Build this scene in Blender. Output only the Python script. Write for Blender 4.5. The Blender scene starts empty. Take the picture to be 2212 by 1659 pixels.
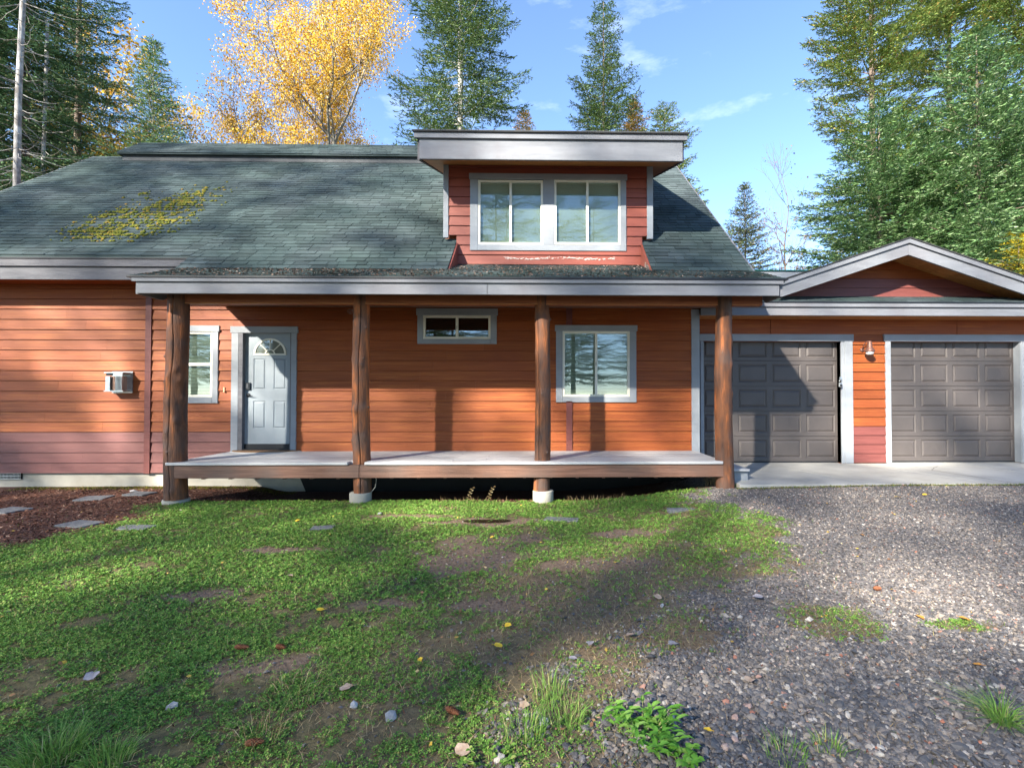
import bpy, math, random
import numpy as np
from mathutils import Vector, Matrix

SC = bpy.context.scene
COL = SC.collection
R = math.radians
rng = np.random.default_rng(7)
random.seed(7)

# ------------------------------------------------------------------ camera
EYE = 1.57
FD = 1044.4                      # focal length in units of a 2212-wide picture
YAW, PITCH = R(1.1), R(0.9)
CXP = 1176 + FD*math.tan(YAW)
CYP = 861 - FD*math.tan(PITCH)
cam_d = bpy.data.cameras.new("camera")
cam = bpy.data.objects.new("camera", cam_d); COL.objects.link(cam)
cam_d.sensor_width = 36; cam_d.lens = 36*FD/2212
cam_d.shift_x = -(CXP-1106)/2212; cam_d.shift_y = (CYP-829.5)/2212
cam_d.clip_start = 0.05; cam_d.clip_end = 2000
cam.location = (0, 0, EYE)
cam.rotation_euler = (R(90)+PITCH, 0, -YAW)
SC.camera = cam
CR = cam.rotation_euler.to_matrix()

def at(x, y, Y):
    """where the sight line through a picture point meets the vertical plane at distance Y"""
    d = CR @ Vector(((x-CXP)/FD, (CYP-y)/FD, -1))
    return d.x/d.y*Y, EYE + d.z/d.y*Y
def px(x, Y): return at(x, 861, Y)[0]
def pz(y, Y, x=1176): return at(x, y, Y)[1]
def gxy(x, y, z=0.0):
    d = CR @ Vector(((x-CXP)/FD, (CYP-y)/FD, -1))
    t = (z-EYE)/d.z
    return d.x*t, d.y*t

# ------------------------------------------------------------------ light
SUN = Vector((-0.519, -0.692, 0.502)).normalized()      # towards the sun
w = bpy.data.worlds.new("World"); SC.world = w; w.use_nodes = True
nt = w.node_tree; nt.nodes.clear()
sky = nt.nodes.new("ShaderNodeTexSky"); sky.sky_type = 'NISHITA'; sky.sun_disc = False
sky.sun_elevation = math.asin(SUN.z); sky.sun_rotation = math.atan2(SUN.x, SUN.y)
sky.altitude = 1500; sky.air_density = 0.92; sky.dust_density = 0.15; sky.ozone_density = 3.0
tc = nt.nodes.new("ShaderNodeTexCoord")
mp = nt.nodes.new("ShaderNodeMapping"); mp.inputs['Scale'].default_value = (1.2, 1.2, 3.6)
mp.inputs['Rotation'].default_value = (0.15, 0.1, 0.4)
no = nt.nodes.new("ShaderNodeTexNoise"); no.inputs['Scale'].default_value = 2.1
no.inputs['Detail'].default_value = 9; no.inputs['Roughness'].default_value = 0.62
cr = nt.nodes.new("ShaderNodeValToRGB")
cr.color_ramp.elements[0].position = 0.60; cr.color_ramp.elements[0].color = (0, 0, 0, 1)
cr.color_ramp.elements[1].position = 0.80; cr.color_ramp.elements[1].color = (0.35, 0.35, 0.35, 1)
mx = nt.nodes.new("ShaderNodeMix"); mx.data_type = 'RGBA'
mx.inputs['B'].default_value = (5.6, 6.1, 7.4, 1)
bg = nt.nodes.new("ShaderNodeBackground"); bg.inputs['Strength'].default_value = 0.088
ou = nt.nodes.new("ShaderNodeOutputWorld")
L = nt.links.new
L(tc.outputs['Generated'], mp.inputs['Vector']); L(mp.outputs[0], no.inputs['Vector'])
L(no.outputs['Fac'], cr.inputs[0]); L(cr.outputs[0], mx.inputs['Factor'])
L(sky.outputs[0], mx.inputs['A']); L(mx.outputs['Result'], bg.inputs[0]); L(bg.outputs[0], ou.inputs[0])

sd = bpy.data.lights.new("sun", 'SUN'); sd.energy = 4.2; sd.angle = R(1.2); sd.color = (1.0, 0.93, 0.82)
so = bpy.data.objects.new("sun", sd); COL.objects.link(so)
so.rotation_euler = SUN.to_track_quat('Z', 'Y').to_euler()
SC.view_settings.view_transform = 'Standard'; SC.view_settings.look = 'None'
SC.view_settings.exposure = 2.5; SC.view_settings.gamma = 1.0
SC.view_settings.use_curve_mapping = False
SC.cycles.use_denoising = True
SC.cycles.max_bounces = 8

# ------------------------------------------------------------------ helpers
def smooth(a, b, x):
    t = np.clip((np.asarray(x, float)-a)/(b-a), 0, 1)
    return t*t*(3-2*t)

def vnoise(x, y, seed=0):
    x = np.asarray(x, float); y = np.asarray(y, float)
    xi = np.floor(x).astype(np.int64); yi = np.floor(y).astype(np.int64)
    fx = x-xi; fy = y-yi
    fx = fx*fx*(3-2*fx); fy = fy*fy*(3-2*fy)
    def h(a, b):
        n = (a*374761393 + b*668265263 + seed*974634777) & 0x7fffffff
        n = ((n ^ (n >> 13))*1274126177) & 0x7fffffff
        n = n ^ (n >> 16)
        return (n & 0xffff)/65535.0
    return (h(xi, yi)*(1-fx)+h(xi+1, yi)*fx)*(1-fy) + (h(xi, yi+1)*(1-fx)+h(xi+1, yi+1)*fx)*fy
def fnoise(x, y, s, seed=0, octs=3):
    o = 0; a = 1; t = 0
    for k in range(octs):
        o = o + a*vnoise(x*s*2**k+seed*7.3, y*s*2**k-seed*3.1, seed+k); t += a; a *= 0.55
    return o/t

class MB:
    def __init__(s): s.v = []; s.f = []
    def add(s, vs, fs):
        n = len(s.v); s.v += [tuple(v) for v in vs]; s.f += [tuple(i+n for i in f) for f in fs]; return s
    def box(s, x0, x1, y0, y1, z0, z1):
        vs = [(x, y, z) for x in (x0, x1) for y in (y0, y1) for z in (z0, z1)]
        return s.add(vs, [(0,1,3,2), (4,6,7,5), (0,4,5,1), (2,3,7,6), (0,2,6,4), (1,5,7,3)])
    def prism(s, poly, a, b, axis='x'):
        """poly of 2-D points extruded along an axis from a to b"""
        n = len(poly)
        def P(p, t):
            if axis == 'x': return (t, p[0], p[1])
            if axis == 'y': return (p[0], t, p[1])
            return (p[0], p[1], t)
        vs = [P(p, a) for p in poly]+[P(p, b) for p in poly]
        fs = [tuple(range(n))[::-1], tuple(range(n, 2*n))]
        fs += [(i, (i+1) % n, n+(i+1) % n, n+i) for i in range(n)]
        return s.add(vs, fs)
    def hexa(s, bottom, top):
        return s.add(list(bottom)+list(top), [(3,2,1,0), (4,5,6,7), (0,1,5,4), (1,2,6,5), (2,3,7,6), (3,0,4,7)])
    def tube(s, pts, rad, n=8, cap=True):
        pts = [Vector(p) for p in pts]; m = len(pts)
        if not hasattr(rad, '__len__'): rad = [rad]*m
        vs = []; up = Vector((0, 0, 1))
        for i, p in enumerate(pts):
            d = (pts[min(i+1, m-1)]-pts[max(i-1, 0)]).normalized()
            a = d.cross(up if abs(d.z) < .95 else Vector((1, 0, 0))).normalized(); b = d.cross(a)
            for k in range(n):
                t = 2*math.pi*k/n; vs.append(p+(a*math.cos(t)+b*math.sin(t))*rad[i])
        fs = [(i*n+k, i*n+(k+1) % n, (i+1)*n+(k+1) % n, (i+1)*n+k) for i in range(m-1) for k in range(n)]
        if cap: fs += [tuple(range(n))[::-1], tuple(range((m-1)*n, m*n))]
        return s.add(vs, fs)
    def lathe(s, prof, c, n=16, axis='z'):
        vs = []
        for r, h in prof:
            for k in range(n):
                t = 2*math.pi*k/n; a, b = r*math.cos(t), r*math.sin(t)
                vs.append((c[0]+a, c[1]+b, c[2]+h) if axis == 'z' else (c[0]+a, c[1]+h, c[2]+b))
        m = len(prof)
        fs = [(i*n+k, i*n+(k+1) % n, (i+1)*n+(k+1) % n, (i+1)*n+k) for i in range(m-1) for k in range(n)]
        fs += [tuple(range(n))[::-1], tuple(range((m-1)*n, m*n))]
        return s.add(vs, fs)
    def build(s, name, mat=None, parent=None, smooth_=False, bevel=0, **kw):
        me = bpy.data.meshes.new(name); me.from_pydata(s.v, [], s.f); me.update()
        if smooth_: me.polygons.foreach_set('use_smooth', [True]*len(me.polygons))
        if mat: me.materials.append(mat)
        o = bpy.data.objects.new(name, me); COL.objects.link(o)
        if parent: o.parent = parent
        if bevel:
            b = o.modifiers.new("bevel", 'BEVEL'); b.width = bevel; b.segments = 1; b.limit_method = 'ANGLE'
        for k, v in kw.items(): o[k] = v
        return o

def npmesh(name, V, F, mat, parent=None, smooth_=False, **kw):
    """fast mesh: V (n,3), F (m,k)"""
    V = np.ascontiguousarray(V, dtype=np.float32); F = np.ascontiguousarray(F, dtype=np.int32)
    me = bpy.data.meshes.new(name); k = F.shape[1]
    me.vertices.add(len(V)); me.vertices.foreach_set('co', V.ravel())
    me.loops.add(F.size); me.loops.foreach_set('vertex_index', F.ravel())
    me.polygons.add(len(F)); me.polygons.foreach_set('loop_start', np.arange(0, F.size, k, dtype=np.int32))
    me.polygons.foreach_set('use_smooth', np.full(len(F), smooth_))
    me.update(calc_edges=True)
    if mat: me.materials.append(mat)
    o = bpy.data.objects.new(name, me); COL.objects.link(o)
    if parent: o.parent = parent
    for a, b in kw.items(): o[a] = b
    return o

def thing(name, label, cat, loc=(0, 0, 0), group=None):
    o = bpy.data.objects.new(name, None); COL.objects.link(o); o.location = loc
    o.empty_display_size = .2
    o['label'] = label; o['category'] = cat
    if group: o['group'] = group
    return o
def part(name, parent):
    return MB().add([], []) and None
def dup(root, loc, rz=0, scale=None, label=None, group=None):
    r = root.copy(); COL.objects.link(r); r.location = loc; r.rotation_euler = (0, 0, rz)
    if scale: r.scale = scale if hasattr(scale, '__len__') else (scale,)*3
    if label: r['label'] = label
    if group: r['group'] = group
    for ch in list(root.children):
        c = ch.copy(); COL.objects.link(c); c.parent = r
        for g in list(ch.children):
            d = g.copy(); COL.objects.link(d); d.parent = c
    return r

# ------------------------------------------------------------------ materials
def material(name, c1, c2=None, scale=(4, 4, 4), rough=.7, bump=.2, bscale=None, spec=.3, vary=0.0,
             c3=None, detail=6, metallic=0, lo=.35, hi=.65, bdist=.01, dirt=None, dscale=1.2):
    m = bpy.data.materials.new(name); m.use_nodes = True
    t = m.node_tree; t.nodes.clear(); N = t.nodes.new; K = t.links.new
    out = N("ShaderNodeOutputMaterial"); p = N("ShaderNodeBsdfPrincipled"); K(p.outputs[0], out.inputs[0])
    p.inputs['Roughness'].default_value = rough; p.inputs['Metallic'].default_value = metallic
    p.inputs['Specular IOR Level'].default_value = spec
    co = N("ShaderNodeTexCoord"); ma = N("ShaderNodeMapping"); ma.inputs['Scale'].default_value = scale
    K(co.outputs['Object'], ma.inputs[0])
    n1 = N("ShaderNodeTexNoise"); n1.inputs['Scale'].default_value = 1; n1.inputs['Detail'].default_value = detail
    n1.inputs['Roughness'].default_value = .6; K(ma.outputs[0], n1.inputs[0])
    rp = N("ShaderNodeValToRGB"); e = rp.color_ramp.elements
    e[0].position = lo; e[0].color = (*c1, 1); e[1].position = hi; e[1].color = (*(c2 or c1), 1)
    if c3:
        x = e.new((lo+hi)/2+.06); x.color = (*c3, 1)
    K(n1.outputs['Fac'], rp.inputs[0]); colr = rp.outputs[0]
    if dirt:
        n3 = N("ShaderNodeTexNoise"); n3.inputs['Scale'].default_value = dscale; n3.inputs['Detail'].default_value = 7
        K(co.outputs['Object'], n3.inputs[0])
        r3 = N("ShaderNodeMapRange"); r3.inputs[1].default_value = .45; r3.inputs[2].default_value = .75
        r3.inputs[4].default_value = dirt[3]; K(n3.outputs['Fac'], r3.inputs[0])
        mi = N("ShaderNodeMix"); mi.data_type = 'RGBA'; mi.inputs['B'].default_value = (*dirt[:3], 1)
        K(r3.outputs[0], mi.inputs['Factor']); K(colr, mi.inputs['A']); colr = mi.outputs['Result']
    if vary:
        oi = N("ShaderNodeObjectInfo"); mr = N("ShaderNodeMapRange")
        mr.inputs[3].default_value = 1-vary; mr.inputs[4].default_value = 1+vary
        hs = N("ShaderNodeHueSaturation"); K(oi.outputs['Random'], mr.inputs[0]); K(mr.outputs[0], hs.inputs['Value'])
        K(colr, hs.inputs['Color']); colr = hs.outputs[0]
    K(colr, p.inputs['Base Color'])
    if bump:
        n2 = n1
        if bscale:
            ma2 = N("ShaderNodeMapping"); ma2.inputs['Scale'].default_value = bscale; K(co.outputs['Object'], ma2.inputs[0])
            n2 = N("ShaderNodeTexNoise"); n2.inputs['Scale'].default_value = 1; n2.inputs['Detail'].default_value = 4; K(ma2.outputs[0], n2.inputs[0])
        b = N("ShaderNodeBump"); b.inputs['Strength'].default_value = bump; b.inputs['Distance'].default_value = bdist
        K(n2.outputs['Fac'], b.inputs['Height']); K(b.outputs[0], p.inputs['Normal'])
    return m

def island_mat(name, stops, rough=.7, transl=.0, spec=.12, bump=0):
    """each loose piece takes its own colour from the stops"""
    m = bpy.data.materials.new(name); m.use_nodes = True
    t = m.node_tree; t.nodes.clear(); N = t.nodes.new; K = t.links.new
    out = N("ShaderNodeOutputMaterial"); p = N("ShaderNodeBsdfPrincipled")
    p.inputs['Roughness'].default_value = rough; p.inputs['Specular IOR Level'].default_value = spec
    g = N("ShaderNodeNewGeometry"); rp = N("ShaderNodeValToRGB"); el = rp.color_ramp.elements
    el[0].position = stops[0][0]; el[0].color = (*stops[0][1], 1)
    el[1].position = stops[-1][0]; el[1].color = (*stops[-1][1], 1)
    for q, c in stops[1:-1]: x = el.new(q); x.color = (*c, 1)
    K(g.outputs['Random Per Island'], rp.inputs[0]); K(rp.outputs[0], p.inputs['Base Color'])
    if bump:
        n2 = N("ShaderNodeTexNoise"); n2.inputs['Scale'].default_value = bump; n2.inputs['Detail'].default_value = 3
        b = N("ShaderNodeBump"); b.inputs['Strength'].default_value = .4; b.inputs['Distance'].default_value = .003
        K(n2.outputs['Fac'], b.inputs['Height']); K(b.outputs[0], p.inputs['Normal'])
    if transl:
        tr = N("ShaderNodeBsdfTranslucent"); K(rp.outputs[0], tr.inputs[0])
        ms = N("ShaderNodeMixShader"); ms.inputs[0].default_value = transl
        K(p.outputs[0], ms.inputs[1]); K(tr.outputs[0], ms.inputs[2]); K(ms.outputs[0], out.inputs[0])
    else: K(p.outputs[0], out.inputs[0])
    return m

M = {}
M['siding'] = material('siding_stain', (.205, .050, .013), (.315, .098, .022), (1.3, 30, 42), .52, .25, (3, 60, 130), .22, .12, c3=(.26, .068, .017), dirt=(.20, .045, .016, .6), dscale=.8)
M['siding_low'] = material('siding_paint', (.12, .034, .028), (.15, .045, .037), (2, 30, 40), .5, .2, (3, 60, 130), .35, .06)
M['ridge'] = material('ridge_board_paint', (.035, .04, .045), (.055, .06, .065), rough=.7)
M['soffit'] = material('soffit_wood', (.33, .12, .035), (.46, .20, .06), (1.5, 30, 30), .5, .2, None, .3, .12)
M['trim'] = material('trim_paint', (.23, .25, .27), (.27, .29, .31), (2, 6, 6), .75, .12, (6, 60, 60), .15, .03, dirt=(.20, .20, .21, .5), dscale=1.5)
M['trim_dark'] = material('trim_weathered', (.09, .09, .10), (.13, .13, .14), (3, 20, 20), .65, .3, (6, 60, 60), .25, .03, dirt=(.09, .08, .08, .5))
M['fascia'] = material('fascia_paint', (.15, .158, .172), (.195, .204, .22), (1.2, 6, 8), .8, .12, (4, 60, 70), .12, .04, dirt=(.14, .135, .145, .7), dscale=1.8)
M['shingle'] = material('shingle_grit', (.027, .042, .041), (.043, .061, .060), (1.2, 1.2, 1.2), .9, .8, (90, 90, 90), .15, .24, dirt=(.07, .085, .09, .7), dscale=.7, bdist=.004)
M['shingle_edge'] = material('shingle_edge', (.02, .022, .022), (.035, .035, .035), rough=.9)
M['frame'] = material('vinyl_frame', (.62, .60, .50), (.66, .64, .55), rough=.4, bump=0)
M['door'] = material('door_paint', (.20, .235, .26), (.24, .275, .30), (3, 3, 3), .45, .08, (40, 40, 40), .4)
M['garage_door'] = material('garage_door_paint', (.062, .053, .050), (.078, .067, .062), (1.5, 1.5, 1.5), .5, .1, (90, 30, 260), .4)
M['rubber'] = material('dark_rubber', (.012, .014, .018), rough=.5)
M['deck'] = material('deck_paint', (.36, .36, .36), (.47, .465, .455), (1.5, 25, 25), .55, .2, (3, 80, 80), .35, .05, dirt=(.26, .25, .24, .5))
M['beam'] = material('beam_wood', (.105, .052, .034), (.19, .10, .068), (1.4, 20, 30), .6, .35, (2, 40, 80), .3, .1, dirt=(.09, .075, .065, .8), dscale=1.3)
M['header'] = material('header_wood', (.20, .06, .022), (.30, .10, .04), (1.4, 20, 30), .55, .3, None, .3)
M['log'] = material('log_stain', (.07, .034, .022), (.36, .115, .036), (11, 11, 1.8), .62, .8, (70, 70, 8), .25, .12, c3=(.18, .068, .028), dirt=(.085, .062, .052, .95), dscale=3.2, bdist=.012)
M['crack'] = material('dark_split', (.012, .008, .006), rough=.9, bump=0)
M['knot'] = material('knot_wood', (.07, .045, .035), (.15, .09, .065), (30, 30, 30), .5, .3)
M['concrete'] = material('concrete', (.26, .245, .205), (.36, .34, .29), (2.2, 2.2, 2.2), .85, .25, (60, 60, 60), .2, .04, dirt=(.25, .235, .19, .6), dscale=2)
M['slab'] = material('slab_concrete', (.31, .30, .27), (.41, .395, .355), (1.3, 1.3, 1.3), .8, .2, (50, 50, 50), .25, .05, dirt=(.25, .24, .21, .6), dscale=1.6)
M['paver'] = material('paver_stone', (.10, .105, .11), (.19, .19, .185), (30, 30, 30), .85, .4, None, .2, .1)
M['metal'] = material('galvanised', (.34, .36, .37), (.48, .50, .51), (12, 12, 12), .35, .05, metallic=.85)
M['copper'] = material('vent_core', (.30, .16, .11), (.42, .25, .18), rough=.4, metallic=.5)
M['lamp_metal'] = material('lamp_bronze', (.12, .06, .045), (.19, .10, .08), (40, 40, 40), .45, .1, metallic=.4)
M['black'] = material('black_hardware', (.008, .01, .014), rough=.3, spec=.5, bump=0)
M['keypad'] = material('keypad_face', (.16, .17, .19), rough=.3, bump=0)
M['blind'] = material('blind_slats', (.55, .57, .50), (.62, .64, .57), rough=.6, bump=0)
M['room'] = material('room_and_deck_shade', (.010, .011, .011), rough=.9, bump=0)  # near-black for dim interiors and for the painted shade under the deck
M['mat'] = material('coir_mat', (.16, .085, .04), (.26, .15, .075), (60, 60, 60), .95, .5)
M['mat_rim'] = material('mat_rim', (.45, .45, .44), rough=.6, bump=0)
M['drip'] = material('drip_edge', (.01, .09, .07), rough=.5, bump=0)
M['chip'] = material('peeled_paint', (.50, .46, .40), (.62, .58, .52), (40, 40, 40), .8, .3)
M['bark_white'] = material('pale_bark', (.16, .15, .14), (.42, .41, .39), (10, 10, 5), .85, .4, None, .2, dirt=(.09, .07, .06, .8), dscale=3)
M['bark'] = material('dark_bark', (.07, .05, .038), (.16, .125, .10), (10, 10, 3), .9, .5, None, .2)
M['bark_grey'] = material('aspen_bark', (.13, .12, .10), (.28, .26, .22), (8, 8, 4), .85, .3, None, .2)
M['bottle_lens'] = material('lamp_lens', (.55, .56, .55), (.7, .7, .7), (80, 80, 80), .15, 0, spec=.6)
M['plastic'] = material('doorbell_plastic', (.55, .38, .22), rough=.4, bump=0)
M['wire'] = material('white_wire', (.45, .43, .38), rough=.5, bump=0)

# glass: reflective thin pane
g = bpy.data.materials.new('window_glass'); g.use_nodes = True; t = g.node_tree; t.nodes.clear()
o_ = t.nodes.new("ShaderNodeOutputMaterial"); ms = t.nodes.new("ShaderNodeMixShader")
tr = t.nodes.new("ShaderNodeBsdfTransparent"); tr.inputs[0].default_value = (.80, .86, .83, 1)
gl = t.nodes.new("ShaderNodeBsdfGlossy"); gl.inputs['Roughness'].default_value = .01
lwn = t.nodes.new("ShaderNodeLayerWeight"); lwn.inputs[0].default_value = .5
pwn = t.nodes.new("ShaderNodeMath"); pwn.operation = 'POWER'; pwn.inputs[1].default_value = 4; t.links.new(lwn.outputs['Facing'], pwn.inputs[0])
fr = t.nodes.new("ShaderNodeMath"); fr.operation = 'MULTIPLY_ADD'; fr.inputs[1].default_value = .8; fr.inputs[2].default_value = .10; t.links.new(pwn.outputs[0], fr.inputs[0])
nz = t.nodes.new("ShaderNodeTexNoise"); nz.inputs['Scale'].default_value = 3; bu = t.nodes.new("ShaderNodeBump")
bu.inputs['Strength'].default_value = .008; bu.inputs['Distance'].default_value = .02
tx = t.nodes.new("ShaderNodeTexCoord"); t.links.new(tx.outputs['Object'], nz.inputs[0])
t.links.new(nz.outputs['Fac'], bu.inputs['Height']); t.links.new(bu.outputs[0], gl.inputs['Normal'])
t.links.new(fr.outputs[0], ms.inputs[0]); t.links.new(tr.outputs[0], ms.inputs[1]); t.links.new(gl.outputs[0], ms.inputs[2])
t.links.new(ms.outputs[0], o_.inputs[0]); M['glass'] = g

# foliage
M['spruce'] = island_mat('spruce_needles', [(0, (.045, .085, .025)), (.5, (.09, .15, .048)), (.85, (.15, .215, .075)), (1, (.22, .28, .14))], .6, .18)
M['spruce_dark'] = island_mat('dark_spruce_needles', [(0, (.04, .085, .04)), (.5, (.07, .14, .065)), (.9, (.12, .20, .095)), (1, (.30, .27, .14))], .6, .15)
M['fir'] = island_mat('fir_needles', [(0, (.04, .095, .035)), (.4, (.09, .175, .06)), (.75, (.16, .26, .10)), (1, (.32, .40, .24))], .55, .22)
M['pine'] = island_mat('pine_needles', [(0, (.08, .125, .03)), (.6, (.17, .24, .06)), (.88, (.28, .33, .09)), (.97, (.36, .25, .07)), (1, (.34, .14, .04))], .6, .2)
M['gold_spruce'] = island_mat('coned_spruce_top', [(0, (.05, .08, .025)), (.45, (.11, .13, .04)), (.55, (.32, .19, .05)), (1, (.42, .24, .07))], .6, .15)
M['pale_spruce'] = island_mat('pale_spruce_needles', [(0, (.05, .085, .035)), (.6, (.10, .14, .06)), (.85, (.26, .24, .14)), (1, (.34, .28, .18))], .6, .15)
M['aspen'] = island_mat('aspen_leaves', [(0, (.40, .18, .018)), (.35, (.56, .33, .028)), (.75, (.64, .45, .05)), (1, (.72, .60, .25))], .5, .38)
M['larch'] = island_mat('yellow_needles', [(0, (.22, .25, .03)), (.4, (.48, .42, .04)), (1, (.72, .52, .05))], .6, .3)
M['clover'] = island_mat('clover_leaves', [(0, (.075, .16, .028)), (.5, (.13, .265, .045)), (.85, (.20, .34, .065)), (1, (.36, .38, .11))], .5, .2)
M['lawn'] = island_mat('grass_blades', [(0, (.055, .12, .025)), (.6, (.12, .21, .05)), (.8, (.26, .25, .09)), (1, (.40, .32, .16))], .6, .2)
M['straw'] = island_mat('dry_straw', [(0, (.16, .10, .05)), (.6, (.34, .24, .12)), (1, (.52, .42, .25))], .7, .1)
M['tuft'] = island_mat('fresh_grass', [(0, (.10, .21, .04)), (.7, (.20, .35, .07)), (.85, (.32, .36, .12)), (1, (.50, .42, .22))], .5, .25)
M['weed'] = island_mat('weed_leaves', [(0, (.09, .24, .03)), (.6, (.16, .37, .05)), (1, (.28, .45, .10))], .45, .25)
M['gravel'] = island_mat('gravel_stones', [(0, (.055, .052, .053)), (.35, (.092, .088, .089)), (.62, (.135, .126, .122)), (.80, (.18, .15, .125)), (.92, (.26, .22, .18)), (.98, (.38, .35, .31)), (1, (.32, .12, .07))], .65, 0, .4, bump=90)
M['mulch'] = island_mat('bark_chips', [(0, (.05, .022, .015)), (.5, (.12, .05, .032)), (.85, (.19, .09, .06)), (1, (.36, .24, .17))], .85)
M['moss'] = island_mat('roof_moss', [(0, (.05, .065, .012)), (.5, (.10, .115, .018)), (.85, (.17, .15, .025)), (1, (.24, .14, .03))], .9)
M['litter'] = island_mat('needle_litter', [(0, (.05, .03, .022)), (.5, (.14, .08, .055)), (.85, (.24, .15, .11)), (1, (.36, .30, .26))], .9)
M['leaf_yellow'] = material('fallen_yellow', (.62, .36, .02), (.78, .52, .05), (40, 40, 40), .5, .1)
M['leaf_orange'] = material('fallen_orange', (.42, .17, .03), (.55, .26, .05), (40, 40, 40), .6, .1)
M['leaf_tan'] = material('fallen_tan', (.34, .22, .14), (.48, .35, .25), (40, 40, 40), .7, .1)
M['leaf_grey'] = material('fallen_grey', (.24, .21, .22), (.34, .31, .31), (40, 40, 40), .7, .1)
M['cone'] = material('cone_scales', (.10, .035, .015), (.26, .10, .045), (90, 90, 90), .7, .4)
M['rock'] = material('field_stone', (.22, .22, .23), (.38, .37, .36), (30, 30, 30), .8, .4, None, .25, .2)

# ------------------------------------------------------------------ ground
XB_Y = [0, 2.05, 2.34, 2.65, 3.04, 4.0, 4.6, 5.1, 6.0, 7.2, 30]
XB_X = [.1, .22, .32, .55, .88, 1.35, 2.2, 2.5, 2.35, 2.15, 2.6]
def gh(x, y):
    x = np.asarray(x, float); y = np.asarray(y, float)
    h = .20*smooth(.6, 2.9, x)*smooth(3.2, 7.0, y) + .05*smooth(3, 5, x)*smooth(4, 7.2, y)
    h = h + .028*(fnoise(x, y, .9, 3)-.5)*smooth(40, 20, y)
    h = h + .012*(fnoise(x, y, 5, 5)-.5)
    h = h - .10*smooth(7.45, 8.0, y)*smooth(-5.2, -4.6, x)*smooth(2.9, 2.5, x)
    return h
BARE = [(-.70, 4.95, .66, .50), (-.95, 5.35, .4, .25), (-2.75, 3.95, .36, .10), (-.8, 6.2, .55, .16), (-1.2, 3.75, .3, .10),
        (-.55, 3.72, .35, .12), (.9, 5.6, .5, .13), (-1.6, 2.9, .3, .12), (-3.6, 2.75, .4, .12), (-2.6, 5.1, .4, .1), (-1.9, 6.5, .5, .08), (.35, 4.6, .5, .14)]
def masks(x, y):
    x = np.asarray(x, float); y = np.asarray(y, float)
    n = fnoise(x, y, 1.6, 11)
    n2 = fnoise(x, y, 5.5, 17)
    xb = np.interp(y, XB_Y, XB_X)
    G = smooth(-.42, .42, x-xb+1.5*(n-.5)+.8*(n2-.5))
    for cx, cy, rx, ry in ((2.02, 3.38, .38, .26), (2.9, 3.3, .3, .1), (1.55, 4.35, .6, .15)):
        G = G*(1-.85*smooth(1.25, .7, np.hypot((x-cx)/rx, (y-cy)/ry)+.6*(n2-.5)))
    Mu = smooth(-.3, .3, -5.55-x+.25*(6-y)*0+1.3*(n-.5)+.5*(n2-.5))*smooth(4.2, 5.0, y+1.0*(n-.5)+.12*(-x-5))
    Mu = np.maximum(Mu, smooth(7.35, 7.65, y+.3*(n-.5))*(1-smooth(2.4, 2.9, x)))
    B = np.zeros_like(x)
    for cx, cy, rx, ry in BARE:
        B = np.maximum(B, smooth(1.5, .5, np.hypot((x-cx)/rx, (y-cy)/ry*.9)+1.9*(n2-.5)+1.2*(n-.5)))
    dry = smooth(1.5, .3, np.hypot((x-.7)/1.75, (y-3.5)/1.75)+1.1*(n-.5)+.5*(n2-.5))
    return G, Mu, B, dry

def axis(fine0, fine1, step, far0, far1, n=22):
    a = np.arange(fine0, fine1+1e-6, step)
    g0 = fine0-(np.geomspace(1, 1+abs(far0-fine0), n)-1)[1:][::-1]
    g1 = fine1+(np.geomspace(1, 1+abs(far1-fine1), n)-1)[1:]
    return np.concatenate([g0, a, g1])
gx = axis(-9, 7, .07, -400, 400); gy = axis(1.2, 9.3, .06, -300, 500)
GX, GY = np.meshgrid(gx, gy); nx, ny = len(gx), len(gy)
GZ = gh(GX, GY)
idx = np.arange(nx*ny).reshape(ny, nx)
F = np.stack([idx[:-1, :-1], idx[:-1, 1:], idx[1:, 1:], idx[1:, :-1]], -1).reshape(-1, 4)
mg, mm, mb_, md = masks(GX, GY)
m = bpy.data.materials.new('ground_soil'); m.use_nodes = True; t = m.node_tree; N = t.nodes.new; K = t.links.new
p = t.nodes['Principled BSDF']; p.inputs['Roughness'].default_value = .9; p.inputs['Specular IOR Level'].default_value = .2
co = N("ShaderNodeTexCoord")
def noise(s, d=6):
    n = N("ShaderNodeTexNoise"); n.inputs['Scale'].default_value = s; n.inputs['Detail'].default_value = d; K(co.outputs['Object'], n.inputs[0]); return n
def ramp(src, a, ca, b, cb):
    r = N("ShaderNodeValToRGB"); e = r.color_ramp.elements; e[0].position = a; e[0].color = (*ca, 1); e[1].position = b; e[1].color = (*cb, 1); K(src, r.inputs[0]); return r.outputs[0]
def attr(nm):
    a = N("ShaderNodeAttribute"); a.attribute_name = nm; return a.outputs['Fac']
def mixc(f, a, b):
    x = N("ShaderNodeMix"); x.data_type = 'RGBA'; K(f, x.inputs['Factor']); K(a, x.inputs['A']); K(b, x.inputs['B']); return x.outputs['Result']
soil = ramp(noise(35).outputs['Fac'], .35, (.12, .078, .052), .7, (.25, .175, .12))
green = ramp(noise(18).outputs['Fac'], .35, (.085, .07, .035), .65, (.16, .13, .06))
vo = N("ShaderNodeTexVoronoi"); vo.inputs['Scale'].default_value = 55; K(co.outputs['Object'], vo.inputs[0])
sep = N("ShaderNodeSeparateColor"); K(vo.outputs['Color'], sep.inputs[0])
grav = ramp(sep.outputs[0], .1, (.06, .055, .052), .95, (.23, .20, .18))
mul = ramp(noise(60).outputs['Fac'], .35, (.04, .020, .014), .68, (.15, .07, .045))
c = mixc(attr('bare'), green, soil); c = mixc(attr('mulch'), c, mul); c = mixc(attr('gravel'), c, grav)
K(c, p.inputs['Base Color'])
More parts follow.
